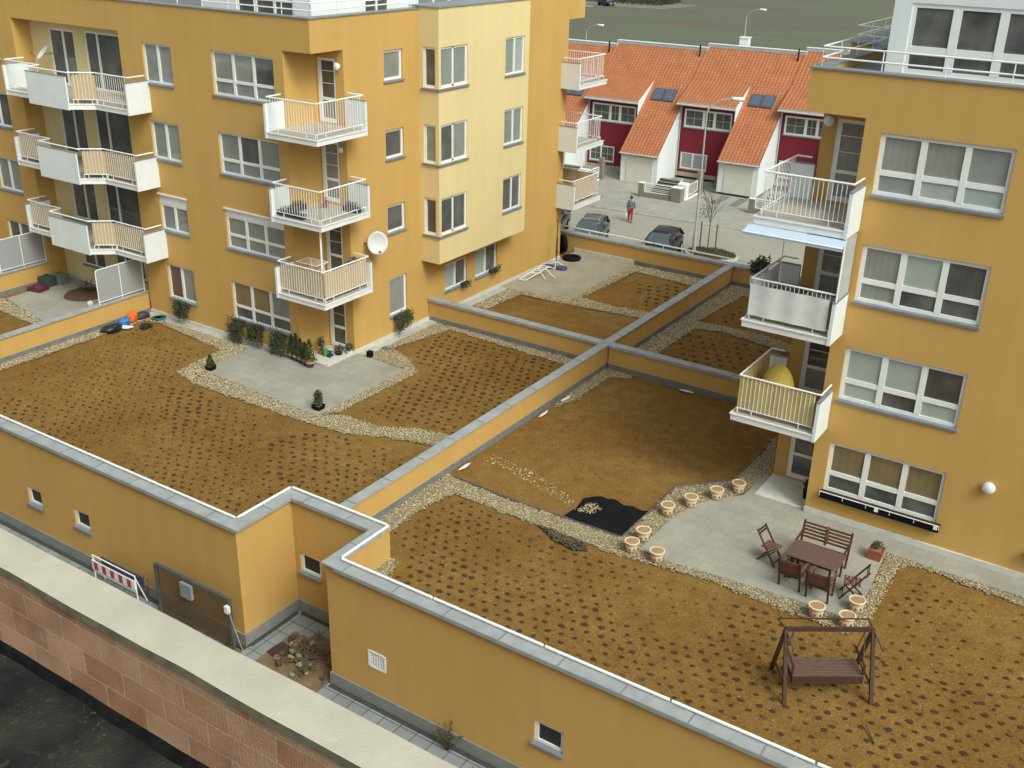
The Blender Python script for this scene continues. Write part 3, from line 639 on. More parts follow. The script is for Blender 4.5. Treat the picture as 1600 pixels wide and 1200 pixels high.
# inner parapet faces and roof deck
wm.face([(-56,26.4,11.6),(XL-.3,26.4,11.6),(XL-.3,26.4,TOP),(-56,26.4,TOP)]); wm.face([(XL-.3,26.4,11.6),(XL-.3,43.5,11.6),(XL-.3,43.5,TOP),(XL-.3,26.4,TOP)])
bpart(wm,'wall',[OCHRE,PALE],LB)
s=MB(); s.face([(-56,26.4,11.75),(XL-.3,26.4,11.75),(XL-.3,43.85,11.75),(-56,43.85,11.75)]); bpart(s,'roof_deck',FLASH,LB)
s=MB(); s.box(-56,-24.86,26.06,26.42,TOP,TOP+.04); s.box(-25.22,-24.86,26.42,43.9,TOP,TOP+.04); bpart(s,'coping',CAPG,LB)
s=MB(); s.box(-34.45,-26.15,26.05,26.098,0,.17);s.box(-24.898,-24.85,26.1,32.16,0,.17);s.box(-24.898,-24.85,32.43,42.5,0,.17); s.box(-26.13,-24.9,26.07,27.6,-.02,.11); s.box(-40.9,-34.8,26.85,26.898,0,.2);bpart(s,'kerb',CONCL,LB)
wg=[[GG,GG,GD,GG,GG,GG],[GG,GK,GG,GM,GG,GG],[GG,GG,GG,GG,GG,GG],[GT,GT,GG,GD,GD,GD]]
for i,q in enumerate(wide): window_w(LB,MY(YL),*q,cols=(1,1,1),row=.26,gl=wg[i],shut=.28 if i==2 else 0,mull=.11)
ng=[[GG,GG],[GM,GM],[GG,GG],[RED_GL,GG]]
for i,q in enumerate(nar): window_w(LB,MY(YL),*q,cols=(1,1),gl=ng[i],shut=.38 if i==2 else 0,mull=.11)
for i,q in enumerate(farw): window_w(LB,MY(YL),*q,cols=(1,1),gl=[[GD],[GK],[GG],[GD]][i%4],mull=.11)
sg=[[GG],[GK],[GD],[GM]]
for i,q in enumerate(sidew): window_w(LB,MX(XL),*q,gl=sg[i],fr=.09)
for i,q in enumerate(gw): window_w(LB,MX(XL),*q,cols=(1,1),gl=[GB,GD],mull=.1)
for i,q in enumerate(rw):
    window_w(LB,MY(26.9),*q,cols=(1.25,1) if i%2==0 else (.45,1),gl=[GD,GK] if i%2==0 else [GK,GD],rev=.12,fr=.07,mull=.09,sill=(i>=6),muntin=False)
def door(parent,M,u0,u1,z0,z1,g=(GD,GK),zb=.75,name='balcony_door',rev=.1):
    f=MB(M); D0,D1=-rev+.02,-rev+.08; fr=.1
    f.box(u0,u0+fr*1.4,D0,D1,z0,z1); f.box(u1-fr*.8,u1,D0,D1,z0,z1); f.box(u0+fr*1.4,u1-fr*.8,D0,D1,z0,z0+.14); f.box(u0+fr*1.4,u1-fr*.8,D0,D1,z1-.09,z1); f.box(u0+fr*1.4,u1-fr*.8,D0,D1,z0+zb,z0+zb+.09)
    for k in (.38,.72): zz=z0+zb+.09+(z1-z0-zb-.18)*k; f.box(u0+fr*1.4,u1-fr*.8,D0+.03,D0+.045,zz,zz+.02)
    o=f.build(name,FRAME,parent); Pp(o,parent)
    p=MB(M); a,b=u0+fr*1.4,u1-fr*.8
    p.face([(a,D0+.02,z0+.14),(b,D0+.02,z0+.14),(b,D0+.02,z0+zb),(a,D0+.02,z0+zb)],1); p.face([(a,D0+.02,z0+zb+.09),(b,D0+.02,z0+zb+.09),(b,D0+.02,z1-.09),(a,D0+.02,z1-.09)],0)
    p.build('pane',list(g),o); return o
for i,q in enumerate(doors): door(LB,MY(27.65),*q,g=[(GK,GM),(GG,GM),(GD,GD),(GK,GD)][i])
# bay
bm=MB(); XB=-24.0; BZ0,BZ1=2.65,12.13
cw=[(31.75,33.56,z+.06,z+1.5) for z in LV[:3]]; bw=[(36.12,37.5,z+.06,z+1.5) for z in LV[:3]]
wall(bm,MX(XB),31.75,37.85,BZ0,BZ1,[(a,b,c,d) for a,b,c,d in cw+bw],rev=.14)
lw=[(-24.72,-24.0,c,d) for a,b,c,d in cw]
wall(bm,MY(31.75),XL,XB,BZ0,BZ1,lw,rev=.14)
bm.face([(XL,37.85,BZ0),(XB,37.85,BZ0),(XB,37.85,BZ1),(XL,37.85,BZ1)]); bm.face([(XL,31.75,BZ0),(XB,31.75,BZ0),(XB,37.85,BZ0),(XL,37.85,BZ0)]); bm.face([(XL-.3,31.75,BZ1),(XB,31.75,BZ1),(XB,37.85,BZ1),(XL-.3,37.85,BZ1)])
bo=bpart(bm,'bay',PALE,LB)
s=MB(); s.box(XL-.4,XB+.04,31.71,37.89,BZ1,BZ1+.05); Pp(s.build('coping',CAPG,bo),LB) if False else None
s=s.build('coping',CAPG,bo)
for i,(a,b,c,d) in enumerate(cw):
    f=MB(); x1,y0=XB-.05,31.80
    f.box(x1-.07,x1,y0,y0+.13,c,d); f.box(x1-.07,x1,b-.09,b,c,d); f.box(x1-.07,x1,(y0+b)/2-.045,(y0+b)/2+.045,c,d)
    f.box(x1-.07,x1,y0+.13,b-.09,c,c+.09); f.box(x1-.07,x1,y0+.13,b-.09,d-.08,d)
    xl=-24.72; f.box(xl,xl+.09,y0,y0+.07,c,d); f.box(x1-.16,x1-.071,y0,y0+.068,c,d); f.box(xl+.09,x1-.16,y0,y0+.07,c,c+.09); f.box(xl+.09,x1-.16,y0,y0+.07,d-.08,d)
    o=bpart(f,'corner_window',FRAME,LB)
    p=MB(); p.face([(x1-.03,y0+.1,c+.05),(x1-.03,(y0+b)/2,c+.05),(x1-.03,(y0+b)/2,d-.04),(x1-.03,y0+.1,d-.04)],[0,1,1][i]); p.face([(x1-.03,(y0+b)/2,c+.05),(x1-.03,b-.04,c+.05),(x1-.03,b-.04,d-.04),(x1-.03,(y0+b)/2,d-.04)],[0,2,1][i])
    p.face([(xl+.05,y0+.035,c+.05),(x1-.1,y0+.035,c+.05),(x1-.1,y0+.035,d-.04),(xl+.05,y0+.035,d-.04)],[1,2,3][i]); p.build('pane',[GM,GD,GG,GK],o)
    s=MB(); s.box(XB-.15,XB+.06,31.69,b+.04,c-.09,c-.015); s.box(-24.78,XB-.15,31.69,31.88,c-.09,c-.015); s.build('sill',ZINCD,o)
for i,(a,b,c,d) in enumerate(bw): window_w(LB,MX(XB),a,b,c,d,cols=(1,1),gl=[[GM,GB],[GG,GM],[GK,GD]][i],rev=.14)
# penthouse
s=MB(); ph=[(-29.4,-26.7,11.8,13.4)]
wall(s,MY(27.3),-31.2,-25.9,11.7,14,ph,rev=.12); wall(s,MX(-25.9),27.3,40,11.7,14,[(30.0,31.35,11.8,13.3),(33,36,11.8,13.4)],rev=.12)
s.face([(-31.2,27.3,14),(-25.9,27.3,14),(-25.9,40,14),(-31.2,40,14)]); s.face([(-31.2,27.3,11.7),(-31.2,40,11.7),(-31.2,40,14),(-31.2,27.3,14)])
bpart(s,'penthouse',WHITEP,LB)
window_w(LB,MY(27.3),*ph[0],cols=(1,1,1),row=.3,gl=[GD],rev=.12,sill=False); window_w(LB,MX(-25.9),30.0,31.35,11.8,13.3,cols=(1,1),row=.3,gl=[GK],rev=.12,sill=False); window_w(LB,MX(-25.9),33,36,11.8,13.4,cols=(1,1,1),row=.3,gl=[GG],rev=.12,sill=False)
def roof_rail(parent,pts,z0,zs,posts):
    s=MB()
    for a,b in zip(pts,pts[1:]):
        for z in zs: s.tube((*a,z),(*b,z),.022,8)
        n=max(1,round(math.dist(a,b)/posts))
        for k in range(n+1): c=[a[i]+(b[i]-a[i])*k/n for i in range(2)]; s.tube((*c,z0),(*c,zs[-1]),.016,6)
    bpart(s,'roof_railing',PIPE,parent)
roof_rail(LB,[(-30.2,26.5),(-25.2,26.5),(-25.2,31.7)],TOP+.04,(12.27,12.5),1.3)
roof_rail(LB,[(-56,26.5),(-31.5,26.5)],TOP+.04,(12.5,),1.6)
# ---------------------------------------------------------------- balconies (generic corner balcony)
def rail_run(mb,p,q,z0,z1,m=0,first=True):
    """balusters between two points, bottom rail z0, top rail z1"""
    L=math.dist(p,q); n=max(2,int(L/.115))
    mb.tube((*p,z1),(*q,z1),.026,8); mb.tube((*p,z0),(*q,z0),.013,6)
    for k in range(1,n):
        c=[p[i]+(q[i]-p[i])*k/n for i in range(2)]; mb.tube((*c,z0),(*c,z1),.0085,5)
    for f in (.02,.2,.8,.98): c=[p[i]+(q[i]-p[i])*f for i in range(2)]; mb.tube((*c,z0-.14),(*c,z0),.013,6)
def corner_balcony(parent,ox,oy,sx,sy,LX,LY,dx,dy,z0,cloth=None,cloth_rng=(0.02,.98),label=None,clothz=(.33,1.26),Hh=1.33):
    """ox,oy outer corner; sx,sy directions back to the building; dx,dy overhang past each facade"""
    X=lambda a:ox+sx*a; Y=lambda b:oy+sy*b
    def bx(mb,a0,a1,b0,b1,zz0,zz1,m=0):
        x0,x1=sorted((X(a0),X(a1))); y0,y1=sorted((Y(b0),Y(b1))); mb.box(x0,x1,y0,y1,zz0,zz1,m)
    s=MB(); t=.085
    bx(s,.03,LX-t,.03,LY-t,z0,z0+.17); bx(s,0,LX-t,0,LY-t,z0+.17,z0+.205); bx(s,.05,LX-t,.05,LY-t,z0+.205,z0+.212,1)
    if label is None: label=None
    o=bpart(s,'balcony',[WHITE,TILE],parent,label=label)
    s=MB(); bx(s,LX-t,LX,.0,dy,z0,z0+Hh-.19); s.build('side_panel',PANEL,o); s=MB(); bx(s,0,dx,LY-t,LY,z0,z0+Hh-.19); s.build('side_panel',PANEL,o)
    s=MB(); bx(s,LX-t-.012,LX+.012,-.012,dy-.005,z0+Hh-.19,z0+Hh-.165); s.build('panel_cap',CAPG,o); s=MB(); bx(s,-.012,dx-.005,LY-t-.012,LY+.012,z0+Hh-.19,z0+Hh-.165); s.build('panel_cap',CAPG,o)
    i=.13; s=MB(); z1=z0+Hh; zb=z0+.36
    A=(X(i),Y(i)); Bq=(X(LX-t/2),Y(i)); Cq=(X(i),Y(LY-t/2))
    rail_run(s,A,(X(LX-t),Y(i)),zb,z1); rail_run(s,A,(X(i),Y(LY-t)),zb,z1)
    s.tube((X(LX-t),Y(i),z1),(*Bq,z1),.026); s.tube((*Bq,z1),(X(LX-t/2),Y(dy-.1),z1),.026); s.tube((X(i),Y(LY-t),z1),(*Cq,z1),.026); s.tube((*Cq,z1),(X(dx-.1),Y(LY-t/2),z1),.026)
    s.build('railing',PIPE,o)
    if cloth:
        j=i+(.022 if cloth is not WHITECL else -.03); n=30
        def sheet(f,L):
            s=MB()
            lo,hi=cloth_rng
            pts=[lo*L+(hi-lo)*L*k/n for k in range(n+1)]
            for a,b in zip(pts,pts[1:]):
                w1,w2=.012*math.sin(a*9),.012*math.sin(b*9)
                s.face([f(a,w1,z0+clothz[0]),f(b,w2,z0+clothz[0]),f(b,w2,z0+clothz[1]),f(a,w1,z0+clothz[1])])
            s.build('privacy_cloth',cloth,o)
        sheet(lambda a,wv,z:(X(i+a),Y(j+wv),z),LX-t-i); sheet(lambda a,wv,z:(X(j+wv),Y(i+a),z),LY-t-i)
    return o
for z,cl in ((8.27,None),(5.42,None),(2.65,BEIGECL)):
    corner_balcony(LB,-23.98,25.22,-1,1,2.32,2.5,.92,.88,z,cl)
for z,cl in ((8.1,None),(5.3,None),(2.65,BEIGECL)):
    corner_balcony(LB,-23.95,44.6,-1,-1,2.3,2.62,.95,.75,z,cl)
# long balconies of the left recess
def long_balcony(z0,cloth,part=True):
    o=None; s=MB()
    P=[(-40.3,25.02),(-38.05,25.02),(-38.05,24.52),(-35.65,24.52),(-34.95,25.12),(-33.1,25.12),(-33.1,26.098),(-34.44,26.098),(-34.44,26.88),(-40.98,26.88),(-40.98,26.098),(-41.1,26.098),(-41.1,25.6),(-40.3,25.02)][:-1]
    P[11]=(-40.98,26.09)
    P=[p for k,p in enumerate(P) if k!=12] if False else P
    s.prism(P,z0,z0+.17); s.prism([(x,y-.03 if y<25.5 else y) for x,y in P],z0+.1701,z0+.205,0); s.prism([(x,y+.05 if y<25.5 else y) for x,y in P],z0+.2051,z0+.212,1)
    o=bpart(s,'balcony',[WHITE,TILE],LB)
    zt=z0+1.33
    s=MB(); s.box(-38.05,-35.65,24.46,24.515,z0-.02,z0+1.18); s.build('front_panel',PANEL,o)
    s=MB(); s.box(-33.1,-33.02,25.07,26.098,z0,z0+1.14); s.build('side_panel',PANEL,o)
    s=MB(); s.box(-40.36,-40.28,25.0,26.098,z0,z0+1.14); s.build('side_panel',PANEL,o)
    
    for q in ((-38.06,-35.64,24.45,24.53,z0+1.18,z0+1.2),(-33.11,-33.0,25.06,26.09,z0+1.14,z0+1.165),(-40.37,-40.27,24.99,26.09,z0+1.14,z0+1.165)): s=MB(); s.box(*q); s.build('panel_cap',CAPG,o)
    s=MB(); rail_run(s,(-40.25,25.1),(-38.08,25.1),z0+.36,zt); rail_run(s,(-35.6,24.65),(-34.93,25.2),z0+.36,zt); rail_run(s,(-34.93,25.2),(-33.1,25.2),z0+.36,zt)
    for a,b in (((-38.05,24.56),(-35.65,24.56)),((-35.65,24.56),(-35.6,24.65)),((-38.08,25.1),(-38.05,24.56)),((-33.1,25.2),(-33.06,25.2)),((-33.06,25.2),(-33.06,25.95)),((-40.3,25.1),(-40.3,25.95))): s.tube((*a,zt),(*b,zt),.026)
    s.build('railing',PIPE,o)
    if not cloth:
        a,b=(-35.6,24.69),(-34.93,25.23); s=MB(); s.face([(*a,z0+.33),(*b,z0+.33),(*b,z0+1.24),(*a,z0+1.24)]); s.build('privacy_cloth',BEIGECL,o)
    if cloth:
        s=MB(); a,b=(-40.2,25.13),(-38.1,25.13); s.face([(*a,z0+.33),(*b,z0+.33),(*b,z0+1.24),(*a,z0+1.24)]); s.build('privacy_cloth',cloth,o)
        a,b,c=(-35.6,24.69),(-34.93,25.23),(-33.13,25.23); s=MB(); s.loft([[(*p,z0+.33),(*p,z0+1.24)] for p in (a,b,c)],cap=False,closed=False); s.build('privacy_cloth',cloth,o)
long_balcony(8.22,None); long_balcony(5.42,BEIGECL); long_balcony(2.62,BEIGECL)
def globe(parent_lbl,c,r=.15,grp='round white wall lamps',nrm=(0,-1,0)):
    t=thing('wall_lamp',parent_lbl,'lamp',c,group=grp)
    s=MB(); s.ball((nrm[0]*r*.55,nrm[1]*r*.55,0),r*(.6 if nrm[0] else 1),r*(.6 if nrm[1] else 1),r,n=18,k=12); s.build('shade',mat('opal_lamp_shade',(.72,.75,.75),rough=.35),t,smooth=True)
    s=MB(); s.lathe((0,0,0),[(r*.8,0),(r*.8,.04)] if nrm[1]>0 else [(r*.8,-.04),(r*.8,.0)],16,ax=1 if nrm[1] else 0); s.build('base',WHITE,t)
globe('round white lamp above the topmost corner balcony of the left building',(-25.1,27.6,10.45),.13)
globe('round white lamp above the middle corner balcony of the left building',(-25.1,27.6,7.65),.11)
globe('round white lamp above the topmost balcony of the right building',(-8.4,27.95,10.6),.145)
globe('round white lamp on the ochre front of the right building',(-2.57,26.47,2.32),.165)
# ---------------------------------------------------------------- RIGHT APARTMENT BUILDING
RB=thing('apartment_building','ochre apartment building with three pane windows and corner balconies on the right','apartment building',(0,32,0))
YR=26.47; XR=-7.1
rwin=[(-6.68,-3.62,z,z+1.53) for z in (9.2,6.42,3.63,.83)]; rwin2=[(-.95,2.1,z,z+1.53) for z in (9.2,6.42,3.63)]+[(-1.3,-.1,.83,2.36)]
wm=MB(); wall(wm,MY(YR),XR,12,-.1,11.02,rwin+[(a+.0,b,c,d) for a,b,c,d in rwin2]); wall(wm,MY(YR),-8.6,12,11.02,TOP)
rd=[(-8.22,-7.42,z,z+2.15) for z in (8.52,5.72,2.92,.1)]
wall(wm,MY(28.0),-8.6,XR,-.1,11.02,rd,rev=.1)
wm.face([(XR,YR,-.1),(XR,28,-.1),(XR,28,11.02),(XR,YR,11.02)]); wm.face([(-8.6,YR,11.02),(XR,YR,11.02),(XR,28,11.02),(-8.6,28,11.02)])
wm.face([(-8.6,28,-.1),(-8.6,45,-.1),(-8.6,45,11.02),(-8.6,28,11.02)]); wm.face([(-8.6,YR,11.02),(-8.6,45,11.02),(-8.6,45,TOP),(-8.6,YR,TOP)])
wm.face([(-8.3,26.8,11.5),(12,26.8,11.5),(12,26.8,TOP),(-8.3,26.8,TOP)]); wm.face([(-8.3,26.8,11.5),(-8.3,45,11.5),(-8.3,45,TOP),(-8.3,26.8,TOP)])
wm.face([(-8.6,45,-3),(12,45,-3),(12,45,TOP),(-8.6,45,TOP)])
wm.box(-9.5,-8.602,32.6,37,9.5,TOP-.02)
bpart(wm,'wall',OCHRE,RB)
s=MB(); s.face([(-8.3,26.8,11.85),(12,26.8,11.85),(12,45,11.85),(-8.3,45,11.85)]); bpart(s,'roof_deck',mat('grey_roof_deck',(.22,.225,.22),rough=.9,var=.2),RB)
s=MB(); s.box(-8.64,12,26.43,26.82,TOP,TOP+.04); s.box(-8.64,-8.28,26.82,45,TOP,TOP+.04); s.box(-9.54,-8.64,32.56,37.04,TOP,TOP+.04); bpart(s,'coping',CAPG,RB)
s=MB(); s.box(XR,12,26.40,26.468,0,.2); s.box(-8.6,XR-.01,26.5,27.99,-.02,.06); bpart(s,'kerb',CONCL,RB)
rg=[[GG,GG,GM,GM,GB,GB],[GG,GB,GK,GG,GD,GD],[GB,GB,GK,GB,GD,GB],[GT,GT,GT,GD,GD,GD]]
for i,q in enumerate(rwin): window_w(RB,MY(YR),*q,cols=(1,1,1),row=.255,gl=rg[i],mull=.15,fr=.1,sill=(i<3))
for i,q in enumerate(rwin2): window_w(RB,MY(YR),*q,cols=(1,1,1) if i<3 else (1,),row=.255,gl=[GD],mull=.15,fr=.1,sill=(i<3))
for i,q in enumerate(rd): door(RB,MY(28),*q,g=[(GG,GM),(GG,GG),(GK,GM),(GD,GD)][i])
s=MB(); phw=(-6.72,-1.5,12.0,13.62)
wall(s,MY(27.6),-7.15,12,11.8,15.5,[phw],rev=.12); s.face([(-7.15,27.6,11.8),(-7.15,44,11.8),(-7.15,44,15.5),(-7.15,27.6,15.5)]); s.face([(-7.15,27.6,15.5),(12,27.6,15.5),(12,44,15.5),(-7.15,44,15.5)])
bpart(s,'penthouse',WHITEP,RB)
window_w(RB,MY(27.6),*phw,cols=(1,1,1,1,1),row=.22,gl=[GD],rev=.12,mull=.2,fr=.1,sill=False)
roof_rail(RB,[(12,26.75),(-8.45,26.75),(-8.45,32.5)],TOP+.04,(12.3,12.56),1.5); roof_rail(RB,[(-8.45,32.5),(-9.4,32.7),(-9.4,37)],TOP+.04,(12.3,12.56),1.5)
RBL=[]
for z,cl,cz,rngc in ((8.28,None,None,None),(5.48,WHITECL,(.33,1.18),(.0,.95)),(2.72,YELCL,(.34,1.28),(.0,.96))):
    RBL.append(corner_balcony(RB,-9.25,25.4,1,1,2.42,2.55,.63,1.05,z,cl,clothz=cz or (.3,1.2),cloth_rng=rngc or (.02,.98)))
# ---------------------------------------------------------------- row houses
HR=math.radians(3.0)
def house(ox,oy,oz,label,first=False,chim=False,yard=True,n=0):
    t=thing('row_house',label,'row house',(ox,oy,GS+oz),HR,'row houses with orange tiled roofs')
    RW,GWd=4.35,7.28; Wd=7.50; rl=lambda y:2.32+.81*(y+3.3); RY=4.75; back=12.5
    s=MB(); hw=[(.3,3.95,3.62,4.95),(.25,2.35,.55,1.78)]
    wall(s,MY(0),0,RW,0,5.3,hw,rev=.12)
    s.face([(0,0,0),(0,back,0),(0,back,rl(0)),(0,RY,rl(RY)-.3),(0,0,5.3)])
    s.build('front_wall',REDP,t)
    s=MB(); s.box(-.001,RW-1.2,-.04,-.001,0,.32); s.build('plinth',mat('beige_plinth',(.40,.33,.22)),t)
    s=MB(); z0=rl(-3.1)-.16
    s.loft([[(x,-3.1,0),(x,0,0),(x,0,rl(0)-.16),(x,-3.1,z0)] for x in (RW,GWd)])
    s.loft([[(x,.001,0),(x,back,0),(x,RY*2-.0,rl(0)-.16),(x,RY,rl(RY)-.16),(x,.001,rl(.001)-.16)] for x in (RW+.01,GWd+.1)])
    s.build('garage_wing',WHITEP,t)
    d=MB(); d.box(RW+.5,GWd-.35,-3.16,-3.101,0,2.0)
    for k in range(1,5): d.box(RW+.5,GWd-.35,-3.168,-3.16,k*.4,k*.4+.015)
    d.build('garage_door',mat('cream_garage_door',(.66,.64,.56),rough=.6,var=.05),t)
    # roofs: main slope, garage slope, dormer with lower pitch
    def slope(name,x0,x1,y0,y1,zf,th=.16,lbl=None):
        L=math.hypot(y1-y0,zf(y1)-zf(y0)); ang=math.atan2(zf(y1)-zf(y0),y1-y0)
        m=MB(); m.box(0,x1-x0,0,L,-th,0); m.face([(0,0,.003),(x1-x0,0,.003),(x1-x0,L,.003),(0,L,.003)],1)
        o=m.build(name,[WHITE,ROOFT],t); o.location=(x0,y0,zf(y0)); o.rotation_euler=(ang,0,0); return o
    dr=lambda y:5.5+.45*(y+.55)
    ym=(5.5+.45*.55-2.32-.81*3.3)/(.81-.45)
    slope('garage_roof',RW+.0,Wd-.12,-3.38,ym+.0,rl)
    slope('main_roof',-.12,Wd-.121,ym+.002,RY,rl)
    slope('dormer_roof',-.12,RW-.002,-.62,ym+.25,lambda y:dr(y)+.01)
    m=MB(); m.face([(RW-.03,-.5,dr(-.5)-.14),(RW-.03,ym,rl(ym)),(RW-.03,-.5,rl(-.5))]); m.face([(RW+.0,-.5,dr(-.5)-.14),(RW+.0,ym,rl(ym)),(RW+.0,-.5,rl(-.5))]); m.box(RW-.035,RW+.025,-.62,-.5,rl(-.5)-.1,dr(-.5)+.0); m.build('dormer_cheek',WHITEP,t)
    o=MB(); o.face([(-.12,RY,rl(RY)),(Wd-.12,RY,rl(RY)),(Wd-.12,back+1,.8),(-.12,back+1,.8)]); o.build('back_roof',ROOFT,t)
    m=MB(); m.box(-.12,Wd-.12,RY-.06,RY+.34,rl(RY)-.02,rl(RY)+.20); m.box(-.13,Wd-.11,RY-.09,RY+.36,rl(RY)+.2,rl(RY)+.24,1); m.build('ridge_capping',[mat('pale_grey_metal',(.42,.47,.52),rough=.5,var=.12),WHITE],t)
    m=MB(); GU=mat('pale_gutter_metal',(.50,.50,.48),rough=.5); m.tube((-.12,-.70,5.32),(RW,-.70,5.32),.07); m.build('gutter',GU,t); m=MB(); m.tube((RW,-3.46,2.2),(GWd+.2,-3.46,2.2),.06); m.build('gutter',GU,t); m=MB(); m.tube((.06,-.08,0),(.06,-.08,5.2),.045); m.build('downpipe',GU,t); m=MB(); m.tube((RW+.1,-3.2,0),(RW+.1,-3.2,2.2),.04); m.build('downpipe',GU,t)
    window(t,MY(0),*hw[0],cols=(1.75,.85,1.5),gl=[GD,GK,GD],muntin=True,mull=.2,fr=.13,rev=.12,frm=WHITE,name='upper_window')
    window(t,MY(0),*hw[1],cols=(1,1.2),gl=[GM if n==2 else GK],muntin=n!=2,mull=.1,fr=.1,rev=.12,frm=WHITE,name='lower_window')
    # roof windows
    for k in range(2):
        m=MB(); m.box(-.42,.42,-.58,.58,0,.09); m.box(-.33,.33,-.47,.47,.091,.10,1)
        w_=m.build('roof_window',[mat('dark_skylight_frame',(.07,.085,.10),rough=.5),mat('skylight_glass',(.09,.12,.17),rough=.2,spec=.6)],t)
        y=ym-1.05; w_.location=(5.2+k*.93,y,rl(y)+.01); w_.rotation_euler=(math.atan(.81),0,0)
    m=MB(); m.tube((6.95,RY-.5,rl(RY-.5)),(6.95,RY-.5,rl(RY)+.45),.06); m.build('vent_pipe',BLACK,t)
    if chim: m=MB(); m.box(2.1,2.75,RY+.5,RY+1.1,rl(RY)-1,rl(RY)+.75); m.box(2.05,2.8,RY+.45,RY+1.15,rl(RY)+.75,rl(RY)+.82); m.build('chimney',WHITE,t)
    # front steps
    m=MB()
    for k in range(5): m.box(3.5,4.6,-1.6+k*.3,-.01,k*.16,(k+1)*.16)
    m.build('front_steps',mat('grey_step',(.20,.19,.165)),t)
    return t
for n,(lbl,ch) in enumerate([('row house mostly hidden behind the left apartment building, its skylights showing between the balconies',False),
    ('red fronted row house with orange tiled roof, leftmost of the two seen whole',False),
    ('red fronted row house with orange roof and white chimney behind the street lamp',True),
    ('row house partly covered by the right apartment building',False),('row house behind the roof terrace rail of the right building',False)]):
    k=n-1; house(-40.45+k*7.38,72.55+k*.66,k*.27,lbl,chim=ch,n=n)
STONEP=mat('grey_pebble_concrete',(.24,.215,.17),rough=.95,var=.3,scale=12)
def yard(ox,oy,oz,lbl,lbl2):
    t=thing('garden_wall',lbl,'garden wall',(ox,oy,GS+.1+oz),HR,'low front garden walls with white rails')
    m=MB(); m.box(.35,2.5,-7.05,-6.8,0,.28); m.box(0,.35,-7.1,-6.75,0,.95); m.box(2.5,3.2,-7.15,-6.5,0,.95); m.build('base',STONEP,t)
    m=MB(); m.box(2.47,3.23,-7.18,-6.47,.951,1.0); m.box(-.03,.38,-7.13,-6.72,.951,1.0); m.build('cap',WHITE,t)
    m=MB()
    def rl_(a,b,z0,z1):
        m.tube((*a,z0),(*b,z0),.035,6); m.tube((*a,z1),(*b,z1),.035,6); m.tube((*a,z0),(*a,z1),.035,6); m.tube((*b,z0),(*b,z1),.035,6)
        for k in range(1,5): z=z0+(z1-z0)*k/5; m.tube((*a,z),(*b,z),.014,5)
    rl_((.42,-6.92),(2.45,-6.92),.38,.98); m.build('railing',PIPE,t)
    m=MB(); rl_((3.25,-6.3),(3.25,-4.2),.3,1.0); m.box(3.2,3.3,-6.35,-4.1,0,.12); m.build('side_railing',PIPE,t)
    m=MB(); m.box(3.05,3.4,-3.9,-3.5,0,1.6); m.build('gate_pillar',STONEP,t)
    b=thing('dustbin_box',lbl2,'bin box',(ox,oy,GS+.1+oz),HR,'white bin boxes in the front yards')
    m=MB(); m.box(2.65,3.2,-6.4,-5.7,0,1.05); m.build('box',WHITE,b); m=MB(); m.box(2.62,3.23,-6.43,-5.67,1.05,1.12); m.tube((2.7,-6.3,1.12),(2.7,-5.8,1.3),.03); m.build('lid',WHITE,b)
    q=thing('entrance_steps','flight of dark steps behind the low railing, '+lbl2.split(',')[-1].strip(),'steps',(ox,oy,GS+.1+oz),HR,'garden steps up to the red houses')
    m=MB()
    for k in range(6): m.box(.5,2.4,-6.2+k*.34,-6.2+(k+1)*.34,0,.14*(k+1)-.04); m.box(.48,2.42,-6.23+k*.34,-6.2+(k+1)*.34,.14*(k+1)-.039,.14*(k+1),1)
    m.build('treads',[mat('dark_step_riser',(.05,.045,.04)),mat('grey_step',(.20,.19,.165),rough=.9)],q)
yard(-40.6,72.6,0,'low grey front wall with white rail, seen below the rear balconies of the left building','white bin box beside the low wall, far left house')
yard(-33.0,73.25,0,'low grey front wall with white rail in front of the red house with the chimney','white bin box beside the low wall, house with the chimney')
yard(-25.1,73.9,.0,'low grey front wall with white rail seen beside the right building balcony','white bin box beside the low wall, right house')
s=MB()
for x in (5.0,6.3): s.prism([(x-.32+dx*-.0,-5.9),(x+.32,-5.9),(x+.32,-3.4),(x-.32,-3.4)],0,.004)
o=s.build('driveway_strips',mat('grey_driveway_grating',(.17,.18,.17),rough=.9)); o.location=(-32.8,73.25,GS+.104); o.rotation_euler=(0,0,HR); tag(o,kind='structure')
# planted island
s=MB(); s.lathe((0,0,0),[(1,0),(1,.12),(.93,.13)],28); o=s.build('island_kerb',CONC); o.location=(-22.9,56.7,GS); o.scale=(1.65,1.15,1); tag(o,kind='structure')
s=MB()
for k in range(1800):
    a=random.uniform(0,2*PI); r=math.sqrt(random.random())*.9; x,y=1.65*r*math.cos(a),1.15*r*math.sin(a); h=random.uniform(.06,.16); q=random.uniform(0,PI)
    s.face([(x-.03*math.cos(q),y-.03*math.sin(q),.1),(x+.03*math.cos(q),y+.03*math.sin(q),.1),(x+random.uniform(-.05,.05),y+random.uniform(-.05,.05),.13+h)],k%2)
s.face([(1.5*math.cos(2*PI*k/20),1.05*math.sin(2*PI*k/20),.135) for k in range(20)],0)
o=s.build('grass',[GREEN3,mat('dry_grass',(.16,.14,.06),rough=1)]); o.location=(-22.9,56.7,GS); tag(o,'short olive grass on the kerbed traffic island','grass',kind='stuff')
